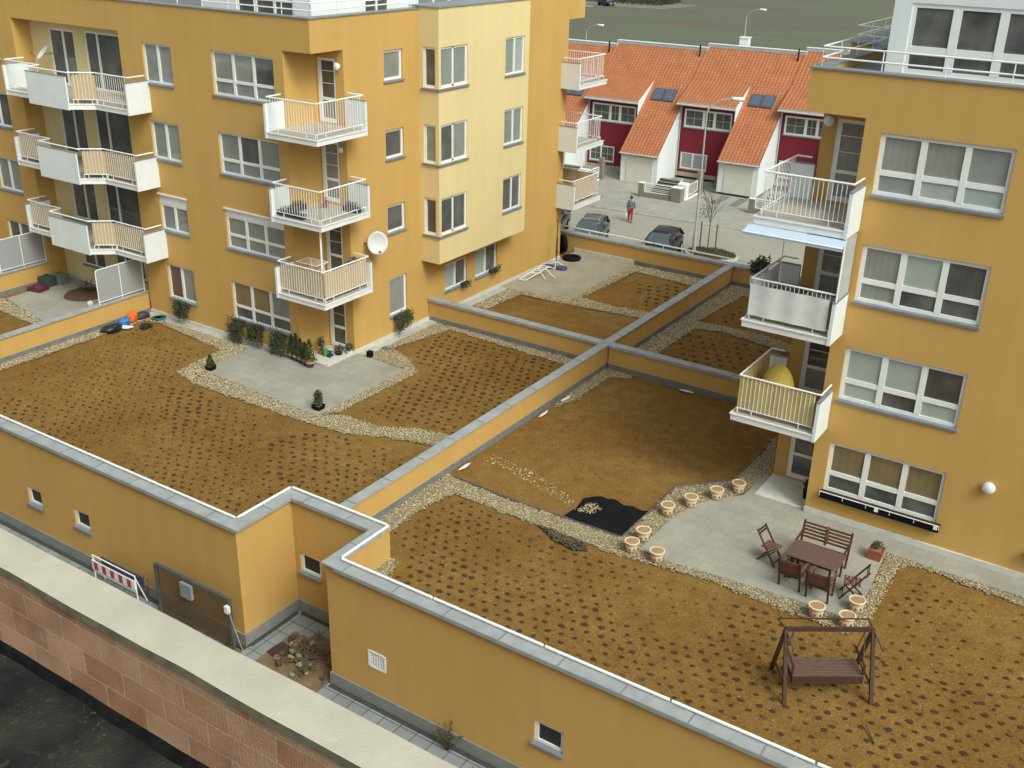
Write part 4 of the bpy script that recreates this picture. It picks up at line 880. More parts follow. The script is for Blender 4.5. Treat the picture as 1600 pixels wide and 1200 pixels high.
def lamp_post(label,x,y,h,az,arm=1.9,r=.07):
    t=thing('street_lamp',label,'street lamp',(x,y,GS),az,'street lamps')
    POLE=mat('grey_lamp_pole',(.42,.42,.40),rough=.5,var=.1)
    s=MB(); s.tube((0,0,0),(0,0,1.2),r*1.6,10); s.tube((0,0,1.2),(0,0,h-.9),r,10,r2=r*.6)
    pv=(0,0,h-.9)
    for k in range(1,8):
        f=k/7; p=(arm*.72*f**1.6,0,h-.9+.85*math.sin(f*PI/2)); s.tube(pv,p,r*.6,8); pv=p
    s.build('pole',POLE,t)
    s=MB(); s.loft([[ (arm*.66+xx,yy*wd,h-.08+zz) for yy,zz in ((-.14,0),(-.11,.10),(0,.15),(.11,.10),(.14,0),(0,-.09))] for xx,wd in ((0,.4),(.12,1),(.5,1.15),(.72,.5))]); s.build('lamp_head',WHITE,t,smooth=True)
lamp_post('grey street lamp with curved arm beside the planted island',-23.9,56.4,9.05,.35)
lamp_post('far street lamp beyond the chimney of the row house',-41.3,105,9.8,0,r=.09)
lamp_post('far street lamp beyond the ridge next to the left building',-56.5,100,7.6,0,r=.09)
# young bare tree with stakes
t=thing('young_tree','bare young street tree tied between two stakes on the island','tree',(-23.25,56.9,GS+.1))
s=MB(); s.tube((0,0,0),(.02,0,2.2),.035,7,r2=.025); s.build('trunk',BARK,t)
s=MB(); random.seed(3)
def twig(p,d,L,r,n):
    q=Vector(p)+Vector(d)*L; s.tube(p,q,r,5,r2=r*.6)
    if n:
        for k in range(3): twig(Vector(p)+(q-Vector(p))*random.uniform(.4,1),(Vector(d)+Vector((random.uniform(-.6,.6),random.uniform(-.6,.6),random.uniform(0,.4)))).normalized(),L*.6,r*.6,n-1)
for k in range(7): twig((.02,0,1.7+k*.14),Vector((random.uniform(-.8,.8),random.uniform(-.8,.8),1)).normalized(),.85,.017,2)
s.tube((.02,0,2.2),(.03,0,3.4),.02,5,r2=.008)
s.build('branches',BARK,t)
s=MB()
for k in range(60): c=(random.uniform(-.7,-.1),random.uniform(-.3,.3),random.uniform(1.9,2.7)); s.face([c,(c[0]+.07,c[1],c[2]+.02),(c[0]+.02,c[1]+.05,c[2]+.06)])
s.build('dry_leaves',GREEN3,t)
for k,x in enumerate((-23.75,-22.75)):
    one('tree_stake',(lambda m:(m.tube((0,0,0),(0,0,1.75),.04,7),m)[1])(MB()),WOODT,['wooden stake on the lamp side of the young tree','wooden stake on the far side of the young tree from the lamp'][k],'stake','tree stakes',loc=(x,56.9-.05*k,GS+.1))
# ---------------------------------------------------------------- cars (nose to -Y, length along Y)
def car(label,loc,rz,paint,kind='hatch',rack=False,group='cars parked behind the parapet'):
    t=thing('parked_car',label,'car',loc,rz,group)
    L,W=4.1,.84
    if kind=='hatch': st=[(-2.05,.30,.52,.70),(-1.98,.22,.66,.78),(-1.5,.2,.80,.83),(-1.0,.2,.90,.84),(0,.2,.95,.84),(1.0,.2,.96,.84),(1.7,.2,.95,.82),(2.0,.28,.90,.76),(2.05,.35,.7,.72)]
    else: st=[(-2.15,.30,.52,.70),(-2.08,.22,.68,.78),(-1.6,.2,.82,.83),(-1.0,.2,.90,.84),(0,.2,.93,.84),(1.3,.2,.92,.84),(2.0,.22,.93,.82),(2.15,.32,.85,.76)]
    b=MB(); R=[]
    for y,z0,z1,hw in st: R.append([(-hw*.93,y,z0),(-hw,y,z0+.18),(-hw,y,z1-.18),(-hw*.93,y,z1-.04),(-hw*.75,y,z1),(0,y,z1+.015),(hw*.75,y,z1),(hw*.93,y,z1-.04),(hw,y,z1-.18),(hw,y,z0+.18),(hw*.93,y,z0)])
    b.loft(R)
    if kind=='hatch': c0,c1,r0,r1,rz_=-1.05,1.95,-.25,1.45,1.43
    elif kind=='pick': c0,c1,r0,r1,rz_=-1.05,.95,-.35,.6,1.42
    else: c0,c1,r0,r1,rz_=-1.05,2.05,-.3,1.75,1.44
    hb,ht=.80,.60; zb=.90; zr=rz_+.02
    P=[(c0,zb+.02),(c0+(r0-c0)*.5,zb+(zr-zb)*.56),(r0,zr-.07),(r0+.25,zr-.01),((r0+r1)/2,zr+.03),(r1-.2,zr),(r1,zr-.06),(r1+(c1-r1)*.5,zb+(zr-zb)*.5),(c1,zb+.02)]
    hwf=lambda z:hb-(hb-ht)*max(0,(z-zb)/(zr-zb))**1.1
    GLC=mat('car_glass',(.02,.024,.03),rough=.05,var=.1,spec=1)
    g_=MB(); R=[]
    for y,z in P: w_=hwf(z); R.append([(-hb+.02,y,zb-.03),(-w_+.015,y,z-.03),(-w_*.6,y,z-.012),(0,y,z-.006),(w_*.6,y,z-.012),(w_-.015,y,z-.03),(hb-.02,y,zb-.03)])
    g_.loft(R); g_.build('windows',GLC,t,smooth=True)
    R=[]
    for y,z in P[2:7]: w_=hwf(z); R.append([(-w_-.01,y,z-.09),(-w_,y,z-.03),(-w_*.6,y,z+.012),(0,y,z+.025),(w_*.6,y,z+.012),(w_,y,z-.03),(w_+.01,y,z-.09)])
    b.loft(R)
    for sx in (-1,1):
        for i in range(len(P)-1):
            if i in (2,3,4,5): continue
            (ya,za),(yb,zb2)=P[i],P[i+1]; b.bar((sx*hwf(za),ya,za-.02),(sx*hwf(zb2),yb,zb2-.02),.06,.05)
        ym_=(r0+r1)/2-.1; b.bar((sx*(hb-.005),ym_,zb-.02),(sx*(hwf(zr)-.005),ym_+.03,zr-.06),.03,.07,up=(0,1,0))
    b.build('body',paint,t,smooth=True,bevel=0)
    WS=mat('windscreen_glass',(.08,.10,.11),rough=.08,var=.2,spec=1)
    g_=MB(); R=[]
    for y,z in P[:3]: w_=hwf(z)-.07; R.append([(-w_,y-.012,z+.0),(-w_*.5,y-.02,z+.008),(w_*.5,y-.02,z+.008),(w_,y-.012,z+.0)])
    g_.loft(R,cap=False,closed=False); g_.build('windscreen',WS,t,smooth=True)
    for sx in (-1,1):
        for y in (-1.3,1.3):
            w_=MB(); w_.lathe((sx*.78,y,.31),[(.22,-.1*1),(.31,-.09),(.31,.09),(.22,.1)],20,ax=0); wo_=w_.build('wheel',BLACK,t)
            w_=MB(); w_.lathe((sx*.86,y,.31),[(.05,-.01),(.20,-.01),(.2,.02),(.06,.03)],14,ax=0); w_.build('rim',ZINC,wo_)
        h_=MB(); y=st[0][0]-.005; h_.box(min(sx*.42,sx*.7),max(sx*.42,sx*.7),y-.01,y+.1,.50,.63); h_.build('headlight',mat('headlight_glass',(.6,.62,.62),rough=.1),t)
        h_=MB(); y=st[-1][0]; h_.box(min(sx*.5,sx*.72),max(sx*.5,sx*.72),y-.05,y+.012,.62,.8); h_.build('tail_light',mat('red_light',(.35,.01,.01),rough=.2),t)
        h_=MB(); h_.ball((sx*.93,c0+.12,.97),.09,.06,.06,n=8,k=5); h_.bar((sx*.82,c0+.12,.95),(sx*.9,c0+.12,.96),.03,.03); h_.build('door_mirror',paint,t)
    h_=MB(); y=st[0][0]; h_.box(-.72,.72,y-.05,y+.2,.28,.42); h_.build('bumper',STEEL,t)
    if rack:
        h_=MB()
        for y in (r0+.2,r1-.05): h_.tube((-.56,y,rz_+.14),(.56,y,rz_+.14),.025); h_.tube((-.56,y,rz_),(-.56,y,rz_+.14),.02); h_.tube((.56,y,rz_),(.56,y,rz_+.14),.02)
        h_.tube((-.5,r0,rz_+.16),(-.5,r1+.2,rz_+.16),.02);h_.tube((.5,r0,rz_+.16),(.5,r1+.2,rz_+.16),.02); h_.build('roof_rack',ZINC,t)
    return t
PB=mat('black_car_paint',(.018,.020,.026),rough=.4,var=.1,spec=.4); PG=mat('grey_green_car_paint',(.075,.10,.085),rough=.3,var=.1,spec=.7); PN=mat('navy_car_paint',(.025,.028,.055),rough=.25,var=.1,spec=.7)
for pm in (PB,PG,PN):
    pb=pm.node_tree.nodes['Principled BSDF']; pb.inputs['Coat Weight'].default_value=.3; pb.inputs['Coat Roughness'].default_value=.08
car('black hatchback nearest the street lamp, nose to the parapet',(-25.3,54.9,GS),.16,PB)
car('grey green car with a roof rack between the black hatchback and the dark blue car',(-29.75,54.3,GS),.30,PG,'estate',True)
car('dark blue car half hidden by the left apartment building',(-32.9,54.9,GS),.3,PN,'estate')
car('tiny dark car far off at the edge of the field',(-112,206,GS),1.2,PN,group='cars beyond the field')
# field edge hedge, track
s=MB()
for k in range(9000):
    u=random.random(); x=-175+72*u; y=206+12*random.random()+ (x+175)*.09; h=abs(random.gauss(0,1))*1.3+.3
    z=random.random()*h*(1+.8*math.sin(x*.21)*math.sin(x*.057)); q=random.uniform(.2,.5)
    s.face([(x,y,GS+z),(x+q,y+random.uniform(-.3,.3),GS+z+.1),(x+q*.4,y,GS+z+q)],k%3)
tag(s.build('hedgerow',[GREEN3,mat('bare_scrub',(.12,.10,.075),rough=1,var=.3),mat('dull_green_scrub',(.05,.06,.03),rough=1,var=.3)]),'low scrubby hedgerow along the far edge of the field','hedgerow',kind='stuff')
s=MB(); s.face([(-220,196,GS+.0),(-113,201,GS+.0),(-113,203.5,GS+.0),(-220,199,GS+.0)]); tag(s.build('track',mat('pale_dirt_track',(.34,.31,.24),rough=1)),kind='structure')
s=MB(); s.face([(-175,203,GS-.004),(-100,207,GS-.004),(-98,222,GS-.004),(-175,219,GS-.004)]); tag(s.build('bare_earth',mat('bare_grey_earth',(.20,.18,.15),rough=1,var=.25,scale=.3)),kind='structure')
# ---------------------------------------------------------------- person
def skin(name,verts,edges,rad,mt,parent,lv=1,root=0):
    me=bpy.data.meshes.new(name); me.from_pydata(verts,edges,[]); o=bpy.data.objects.new(name,me); COL.objects.link(o); o.parent=parent
    mo=o.modifiers.new('skin','SKIN'); 
    sv=me.skin_vertices[0].data if me.skin_vertices else None
    if sv is None:
        bm_=bmesh.new(); bm_.from_mesh(me); bm_.verts.layers.skin.verify(); bm_.to_mesh(me); bm_.free(); sv=me.skin_vertices[0].data
    for i,r in enumerate(rad): sv[i].radius=(r,r) if isinstance(r,(int,float)) else r; sv[i].use_root=(i==root)
    su=o.modifiers.new('sub','SUBSURF'); su.levels=lv; su.render_levels=lv
    me.materials.append(mt); mo.use_smooth_shade=True; return o
t=thing('person','person in blue grey jacket and red trousers crossing the street','person',(-30.1,60.2,GS),math.radians(200))
SKN=mat('skin',(.45,.27,.19),rough=.6,var=.05)
V=[(0,0,.92),(0,0,1.12),(0,.01,1.34),(0,.0,1.44),(0,-.01,1.50),(0,-.03,1.58),(0,-.02,1.66),
   (.09,0,.88),(.11,-.12,.50),(.11,-.05,.09),(.11,-.19,.03),(-.09,0,.88),(-.10,.10,.48),(-.11,.26,.14),(-.11,.15,.05),
   (.17,0,1.36),(.22,.05,1.12),(.23,-.06,.90),(.23,-.09,.82),(-.17,0,1.36),(-.23,-.03,1.10),(-.24,-.14,.90),(-.24,-.17,.82)]
E_=[(0,1),(1,2),(2,3),(3,4),(4,5),(5,6),(0,7),(7,8),(8,9),(9,10),(0,11),(11,12),(12,13),(13,14),(2,15),(15,16),(16,17),(17,18),(2,19),(19,20),(20,21),(21,22)]
Rr=[(.14,.10),(.12,.09),(.15,.10),.055,.06,.09,.075,.085,.06,.04,.035,.085,.06,.04,.035,.055,.045,.033,.026,.055,.045,.033,.026]
for base,s_ in ((18,1),(22,-1)):
    bx,by,bz=V[base]
    for k,(dx,L) in enumerate(((-.028,.07),(-.01,.085),(.008,.08),(.024,.065))):
        V.append((bx,by+dx,bz-.045)); V.append((bx-s_*.008,by+dx*1.1-.01,bz-.045-L*.55)); V.append((bx-s_*.02,by+dx*1.1-.012,bz-.045-L)); i=len(V)-3
        E_+= [(base,i),(i,i+1),(i+1,i+2)]; Rr+=[.010,.009,.007]
    V.append((bx,by-.045,bz-.015)); V.append((bx-s_*.012,by-.06,bz-.05)); i=len(V)-2; E_+=[(base,i),(i,i+1)]; Rr+=[.011,.009]
body=skin('body',V,E_,Rr,SKN,t,2)
skin('jacket',[V[0],V[1],V[2],(0,0,1.42),V[15],V[16],V[17],V[19],V[20],V[21]],[(0,1),(1,2),(2,3),(2,4),(4,5),(5,6),(2,7),(7,8),(8,9)],[(.175,.135),(.16,.12),(.18,.125),.075,.075,.065,.05,.075,.065,.05],mat('blue_grey_jacket',(.11,.17,.24),rough=.9),t,1)
skin('trousers',[(0,0,.93),V[7],V[8],V[9],V[11],V[12],V[13]],[(0,1),(1,2),(2,3),(0,4),(4,5),(5,6)],[(.16,.13),.11,.082,.062,.11,.082,.062],mat('red_trousers',(.38,.035,.06),rough=.9),t,1)
s=MB(); s.ball((0,.01,1.63),.098,.108,.10,n=14,k=9); s.build('hair',mat('dark_hair',(.02,.015,.012),rough=.7),t,smooth=True)
s=MB(); 
for sx in (-1,1): s.ball((sx*.035,-.115,1.60),.012,.008,.008,n=8,k=5); 
s.build('eyes',DARKIN,t)
s=MB(); s.ball((0,-.125,1.575),.014,.022,.02,n=8,k=5); s.ball((.098,-.02,1.58),.012,.02,.03,n=8,k=5); s.ball((-.098,-.02,1.58),.012,.02,.03,n=8,k=5); s.ball((0,-.118,1.545),.028,.008,.007,n=8,k=5); s.build('face_details',SKN,t)
for q in (10,14): s=MB(); x,y,z=V[q]; s.ball((x,y+.06,.05),.055,.14,.05,n=12,k=7); s.build('shoe',mat('red_shoe',(.25,.03,.04)),t)
b_=thing('shopping_bag','white bag hanging from the hand of the walking person','bag',(-30.1,60.2,GS),math.radians(200)); s=MB()
s.loft([[(.25+dx*w_,-.09+dy*h_,z) for dx,dy in ((-1,-1),(1,-1),(1,1),(-1,1))] for z,w_,h_ in ((.32,.05,.11),(.45,.08,.15),(.62,.05,.13),(.70,.01,.05))]); s.build('bag_body',WHITE,b_); s=MB(); s.tube((.25,-.13,.68),(.23,-.10,.775),.006,5); s.tube((.25,-.05,.68),(.23,-.09,.775),.006,5); s.build('handle',WHITE,b_)
# ---------------------------------------------------------------- foreground wall of our own building
CZ=10.2; YN,YF=4.08,4.42
t=thing('brick_parapet','raw clay block parapet with a thick pale concrete top in the foreground','parapet wall',(-6,4.25,9.2))
s=MB(); s.box(-22,4,YN+.004,YF-.03,6,CZ-.09)
bpart(s,'block_wall',BLOCKS,t)
s=MB(); nseg=60; R=[]
for k in range(nseg+1):
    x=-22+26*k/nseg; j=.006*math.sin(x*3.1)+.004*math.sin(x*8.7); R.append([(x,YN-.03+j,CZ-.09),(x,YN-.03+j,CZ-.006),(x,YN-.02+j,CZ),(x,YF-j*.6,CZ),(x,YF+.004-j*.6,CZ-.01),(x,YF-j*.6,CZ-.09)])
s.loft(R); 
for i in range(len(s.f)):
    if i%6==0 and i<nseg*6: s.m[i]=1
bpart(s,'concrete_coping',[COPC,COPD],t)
bo_=MB(); bo_.box(-60,10,YF-.25,YF-.031,G-.1,6.0); bo_.box(-60,10,-30,YF-.25,G-.1,5.9)
tag(bo_.build('unfinished_building',WHITEP),'unfinished building under the brick parapet whose dark roof fills the lower left corner','building')
s=MB(); grid_sheet(s,-24,6,-8,YN-.03,.25,z=CZ-1.0,amp=.012); o=s.build('roof_surface',BITU,smooth=True); tag(o,kind='structure')
s=MB(); R=[]
for k in range(121):
    x=-24+30*k/120; j=.02*math.sin(x*2.3)+.012*math.sin(x*7.1+1)
    R.append([(x,YN+.02,CZ-.93+j*.3),(x,YN-.015,CZ-.95+j*.4),(x,YN-.03,CZ-.985),(x,YN-.05+j,CZ-.996),(x,YN-.06+j,CZ-1.04)])
s.loft(R,closed=False,cap=False); tag(s.build('wall_foot_strip',FOOT,smooth=True),kind='structure')  # narrow near-black strip where the roof meets the block wall
# ---------------------------------------------------------------- passage between the buildings
s=MB(); s.face([(-60,4.2,G-.06),(10,4.2,G-.06),(10,17.6,G-.06),(-60,17.6,G-.06)]); tag(s.build('passage_ground',mat('trodden_earth',(.20,.135,.07),rough=1,var=.35,scale=2.5,bump=.5,bscale=12,detail=9)),kind='structure')
DG=mat('drain_gravel',(.06,.06,.055),rough=1,var=.5,scale=25)
s=MB()
for q in ((-60,-18.9,14.1,15.5),(-18.22,-17.15+.0,16.75,17.5),(-18.2,-17.7,15.0,16.75),(-15.5,10,14.1,15.7)): s.box(*q,G-.1,G+.0)
tag(s.build('path',PAVER),kind='structure')
s=MB(); s.box(-18.22,-15.45,16.98,17.49,G-.05,G+.012); tag(s.build('path',PAVER),kind='structure')
s=MB()
for q in ((-60,-18.3,15.38,15.5),(-18.26,-18.14,15.6,17.4),(-18.1,-15.45,17.37,17.49),(-15.4,10,15.58,15.70)): s.box(*q,G-.05,G+.02)
tag(s.build('drain_channel',DG),kind='structure')
# debris heap
def heap(name,label,cat,items,loc):
    t=thing(name,label,cat,loc); 
    for nm,mb,mt in items:
        o_=mb.build(nm,mt,t)
        if nm!='brick': o_['kind']='stuff'
    return t
random.seed(5); a=MB();b_=MB();c=MB();d=MB()
for k in range(70):
    x,y=random.gauss(0,.45),random.gauss(0,.38); r=random.uniform(.04,.12); (a if k%4==0 else c).ball((x,y,r*.5+max(0,.07-.2*(x*x+y*y))),r,r*random.uniform(.6,1),r*.6,n=6,k=4,jit=.3)
for k in range(26):
    x,y=random.gauss(.1,.5),random.gauss(0,.4); t_=random.uniform(0,PI); L=random.uniform(.15,.5); b_.bar((x,y,.12),(x+L*math.cos(t_),y+L*math.sin(t_),.2),.03,.02)
d.box(-.55,-.42,.2,.45,.08,.17)
heap('rubble_heap','small heap of rubble, sticks and a red brick in the corner yard','rubble heap',[('stones',a,mat('dusty_stone',(.26,.24,.19),rough=.95,var=.3)),('sticks',b_,WOODT),('clods',c,GREEN3),('brick',d,mat('faded_brick',(.30,.14,.085),rough=.9,var=.2))],(-16.75,16.1,G-.05))
s=MB(); s.prism([(-.3,-.25),(.25,-.3),(.3,.2),(-.2,.3)],0,.03); one('dark_board',s,mat('dark_red_board',(.06,.025,.02)),'dark red brown board lying beside the rubble heap','board',loc=(-17.45,15.95,G-.05))
# weeds
def weed(label,x,y,n,h,z=G,sp=.3):
    t=thing('weed',label,'weed',(x,y,z),group='weeds growing along the foot of the wall'); s=MB(); l=MB()
    for k in range(n):
        a=random.uniform(0,2*PI); q=random.uniform(.3,1)*sp; H_=h*random.uniform(.5,1); p=(0,0,0); e_=(q*math.cos(a),q*math.sin(a)*.5,H_); s.tube(p,e_,.006,4,r2=.003)
        for j in range(7):
            f=random.uniform(.3,1); c=[e_[i]*f for i in range(3)]; l.face([c,(c[0]+random.uniform(-.06,.06),c[1]+random.uniform(-.04,.04),c[2]+.03),(c[0]+random.uniform(-.04,.04),c[1],c[2]+.06)])
    s.build('stems',GREEN3,t); l.build('leaves',GREEN3,t)
weed('bushy dry weed at the wall foot below the ventilation grille, larger one',-11.55,15.5,26,.75,sp=.55)
weed('small dry weed growing from the slabs, nearest the lower picture edge',-10.4,15.25,10,.25)
weed('thin tall weed between the striped barrier and the steel frame',-22.1,15.4,6,.8,sp=.15)
# steel frame with mesh and box
t=thing('mesh_gate','grey steel frame with wire mesh standing in front of the ochre garage wall','gate frame',(-20,15.2,G))
s=MB()
y=15.2; x0,x1,zt=-21.25,-18.4,-1.15
s.bar((x0,y,G),(x0,y,zt),.09,.09,up=(0,1,0)); s.bar((x1,y,G),(x1,y,zt),.09,.09,up=(0,1,0)); s.bar((x0-.045,y,zt+.045),(x1+.045,y,zt+.045),.09,.09); bpart(s,'frame',STEEL,t)
s=MB()
for k in range(1,58): x=x0+(x1-x0)*k/58; s.bar((x,y,G+.1),(x,y,zt),.014,.012,up=(0,1,0))
for k in range(26): z=G+.12+k*.06; s.bar((x0,y,z),(x1,y,z),.012,.012)
bpart(s,'wire_mesh',mat('rusty_brown_wire',(.13,.085,.04),rough=.7),t)
s=MB(); s.box(-20.15,-19.72,15.05,15.14,-1.62,-1.18); bpart(s,'sign_plate',mat('grey_plate',(.24,.26,.28),rough=.6),t)
s=MB(); s.box(-18.45,-18.32,15.05,15.15,-1.45,-1.25); bpart(s,'latch',WHITE,t)
one('hanging_cable',(lambda m:([m.tube((-18.35+.18*k,15.1-.09*k,-1.35-.02*k-.55*math.sin(PI*k/22)),(-18.35+.18*(k+1),15.1-.09*(k+1),-1.35-.02*(k+1)-.55*math.sin(PI*(k+1)/22)),.010,5) for k in range(22)],m)[1])(MB()),mat('pale_cable',(.4,.36,.28)),'thin pale cable hanging from the steel frame across the corner yard','cable')
# barrier
t=thing('road_barrier','red and white striped barrier leaning in the passage','barrier',(-23.9,15.0,G),.0,)
s=MB(); RD=mat('red_reflective',(.42,.02,.06),rough=.4); s.box(0,1.85,0,.03,.55,.86)
for k in range(5): s.box(.1+k*.36,.26+k*.36,-.006,-.0005,.58,.83,1)
s.build('striped_board',[WHITE,RD],t); s=MB()
for x in (0,1.85):
    s.tube((x,.05,0),(x,.05,1.0),.02); s.tube((x,.35,0),(x,.05,.95),.02); 
s.tube((0,.05,1.0),(1.85,.05,1.0),.02); s.tube((0,.05,.45),(1.85,.05,.45),.02); s.tube((0,.05,.12),(1.85,.05,.12),.02); s.build('frame',PIPE,t); s=MB(); s.box(.0,1.85,.3,.33,.5,.8); s.build('back_board',mat('navy_board',(.05,.06,.12)),t)
s=MB(); s.ball((0,0,.12),.22,.2,.13,n=9,k=6,jit=.15); one('stone_block',s,CONCL,'pale stone lying between the barrier and the steel frame','stone',loc=(-21.65,14.6,G))
# ---------------------------------------------------------------- plants and pots
def leafcloud(mb,c,rx,ry,rz,n,sz,ms=(0,1),shell=.45,droop=0):
    for k in range(n):
        v=Vector((random.gauss(0,1),random.gauss(0,1),random.gauss(0,1))).normalized()*(random.random()**shell)
        clump=1+.22*math.sin(v.x*7+c[0]*5)*math.cos(v.z*6+v.y*5)
        p=Vector((c[0]+v.x*rx*clump,c[1]+v.y*ry*clump,c[2]+v.z*rz*clump))
        a=Vector((random.gauss(0,1),random.gauss(0,1),random.gauss(0,.6)-droop)).normalized()*sz*random.uniform(.6,1.3); b=a.orthogonal().normalized()*sz*random.uniform(.3,.5)
        mb.face([p-b*.5,p+a*.5-b*.1,p+a,p+b],random.choice(ms))
def cone_foliage(mb,x,y,z0,h,r,n,sz,ms=(0,1)):
    for k in range(n):
        f=random.random()**1.5; t=random.uniform(0,2*PI); rr=r*(1-f)**.8*random.uniform(.6,1.1)*(1+.15*math.sin(3*t+z0)); p=Vector((x+rr*math.cos(t),y+rr*math.sin(t),z0+f*h))
        a=Vector((math.cos(t)*.6+random.gauss(0,.3),math.sin(t)*.6+random.gauss(0,.3),random.uniform(.1,1))).normalized()*sz*random.uniform(.6,1.3); b=a.orthogonal().normalized()*sz*.4
        mb.face([p-b*.5,p+a*.6,p+a,p+b*.5],random.choice(ms))
GR=[GREEN1,GREEN2,GREEN3]
def potted(label,x,y,z,pr,ph,hh,r,kind='cone',pot=(BLUEP,),rim=None,gr='potted plants on the paved terraces',ms=(0,1),n=260,sz=.07,square=False):
    t=thing('potted_plant',label,'potted plant',(x,y,z),group=gr)
    s=MB()
    if square: s.loft([[(a*pr*k,b*pr*k,zz) for a,b in ((-1,-1),(1,-1),(1,1),(-1,1))] for zz,k in ((0,.8),(ph,1),(ph,.86),(ph-.05,.85))])
    else: s.lathe((0,0,0),[(pr*.7,0),(pr*.95,ph*.75),(pr,ph),(pr*.85,ph),(pr*.83,ph-.04)],16)
    s.build('pot',pot[0],t)
    if rim: s=MB(); s.lathe((0,0,0),[(pr*.96,ph*.66),(pr*1.08,ph*.72),(pr*1.1,ph),(pr*.86,ph+.004)],16); s.build('rim',rim,t)
    s=MB(); s.lathe((0,0,0),[(pr*.82,ph-.05),(pr*.7,ph-.03)],12); s.build('earth',EARTH,t)
    s=MB(); s.tube((0,0,ph-.05),(0,0,ph+hh*.7),.015,6,r2=.006); s.build('stem',BARK,t)
    s=MB()
    if kind=='cone': cone_foliage(s,0,0,ph,hh,r,n,sz,ms)
    elif kind=='ball': leafcloud(s,(0,0,ph+hh/2),r,r,hh/2,n,sz,ms)
    elif kind=='topiary': leafcloud(s,(0,0,ph+.12),r,r,.13,n//2,sz,ms); leafcloud(s,(0,0,ph+hh-.15),r*.85,r*.85,.2,n//2,sz,ms)
    s.build('foliage',GR,t); return t
random.seed(21)
potted('small conifer in a black square tub at the left corner of the paved terrace',-28.05,23.45,.035,.15,.15,.42,.16,pot=(BLACK,),square=True,n=600)
potted('small bushy shrub in a black square tub at the front corner of the paved terrace',-22.7,23.3,.035,.17,.16,.48,.17,'topiary',pot=(BLACK,),square=True,n=800)
cols=[('green conifer in a blue pot, farthest left of the row by the corner column',0,(0,1),.62),('tall green conifer in a blue pot, second from the left in the conifer row',0,(0,1),.72),('reddish brown shrub in a blue pot in the middle of the conifer row',1,(2,2,0),.62),('dark green shrub in a dark blue pot, fourth of the conifer row',1,(0,),.56),('bushy green conifer in a wide blue pot with ochre rim, nearest the terrace edge',0,(0,1,1),.72)]
for k,(lb,kd,ms,h) in enumerate(cols):
    potted(lb,-26.42+k*.265,25.9-.04*k,.035,.135 if k<4 else .17,.25,h*1.12,.16 if k<4 else .21,pot=(BLUEP,),rim=YELLP,ms=ms,n=700,sz=.085,gr='row of potted conifers by the corner column')
potted('round dark topiary in a clay pot behind the conifer row',-25.75,26.75,.1,.12,.18,.55,.17,'ball',pot=(TERRA,),ms=(0,))
potted('low leafy plant in a white pot beside the ground floor door',-24.98+.0,27.42,.1,.12,.12,.3,.15,'ball',pot=(WHITE,),ms=(1,2))
potted('low dark bush in a black pot on the doorstep',-25.2,27.1,.1,.14,.1,.28,.22,'ball',pot=(BLACK,),ms=(0,2))
s=MB(); s.lathe((0,0,0),[(.08,0),(.1,.2),(.1,.28),(.06,.3)],12); s.tube((.09,0,.08),(.26,0,.27),.015,6); s.tube((-.1,0,.25),(-.16,0,.12),.01,5)
one('watering_can',s,mat('bright_green_plastic',(.03,.30,.06),rough=.4),'bright green watering can beside the conifer row','watering can',loc=(-25.5,26.7,.1))
def shoe(mb,x,y,a):
    c,s_=math.cos(a),math.sin(a)
    mb.loft([[(x+(u*c-v*s_),y+(u*s_+v*c),z) for u,v,z in ((-w*.5,l,.0),(w*.5,l,.0),(w*.45,l,hh),(-w*.45,l,hh))] for l,w,hh in ((-.13,.07,.08),(-.02,.085,.09),(.08,.09,.05),(.14,.05,.03))])
for k,(x,y,a) in enumerate(((-25.62,27.0,.4),(-25.35,26.75,1.4))):
    s=MB(); shoe(s,-.06,0,0); shoe(s,.06,.03,.2); one('pair_of_shoes',s,mat('navy_shoes',(.03,.035,.08)),['dark pair of shoes nearest the ground floor door','dark pair of shoes between the door and the terrace edge'][k],'shoes','shoes at the terrace door',loc=(x,y,.11),rz=a)
s=MB(); s.box(-.09,.09,-.09,.09,0,.2); s.box(-.1,.1,-.1,.1,.2,.22); one('small_lantern',s,BLACK,'small black lantern standing on the terrace near the building corner','lantern',loc=(-24.25,27.75,.036))
s=MB(); s.ball((0,0,.04),.14,.1,.05,n=8,k=5,jit=.3); s.ball((.25,.1,.03),.08,.06,.04,n=8,k=5,jit=.3); one('crumpled_rag',s,mat('grey_rag',(.16,.14,.13)),'crumpled dark rag on the concrete strip near the building corner','rag',loc=(-24.3,28.7,.03))
# hanging window plants
def hanging(label,M,u0,u1,z,drop,dep=.22,n=2000,ms=(0,2,0),grp='plants hanging in boxes under the ground floor windows',sz=.075):
    t=thing('window_plant',label,'window plant',M((u0+u1)/2,.1,z),group=grp)
    loc=Vector(t.location); MM=lambda u,d,zz:tuple(Vector(M(u,d,zz))-loc)
    s=MB(MM); s.box(u0+.05,u1-.05,.03,.17,z-.08,z+.06); s.build('planter',mat('dark_brown_planter',(.05,.035,.03)),t)
    s=MB(); hx=(u1-u0)/2; isY=abs(M(1,0,0)[0]-M(0,0,0)[0])>.5; rs_=random.Random(int(u0*100)); nl=4
    for k in range(nl):
        uu=u0+(u1-u0)*(k+.5)/nl; dr_=drop*rs_.uniform(.75,1.1); w_=hx*rs_.uniform(.38,.52); c=MM(uu,.12+dep*rs_.uniform(.5,.9),z-dr_*.46+.15)
        leafcloud(s,c,*((w_,dep*.65,dr_*.58+.03) if isY else (dep*.65,w_,dr_*.58+.03)),n//(nl+2),sz,ms,droop=.7,shell=.6)
    s.build('foliage',GR,t)
MYL,MXL=MY(YL),MX(XL)
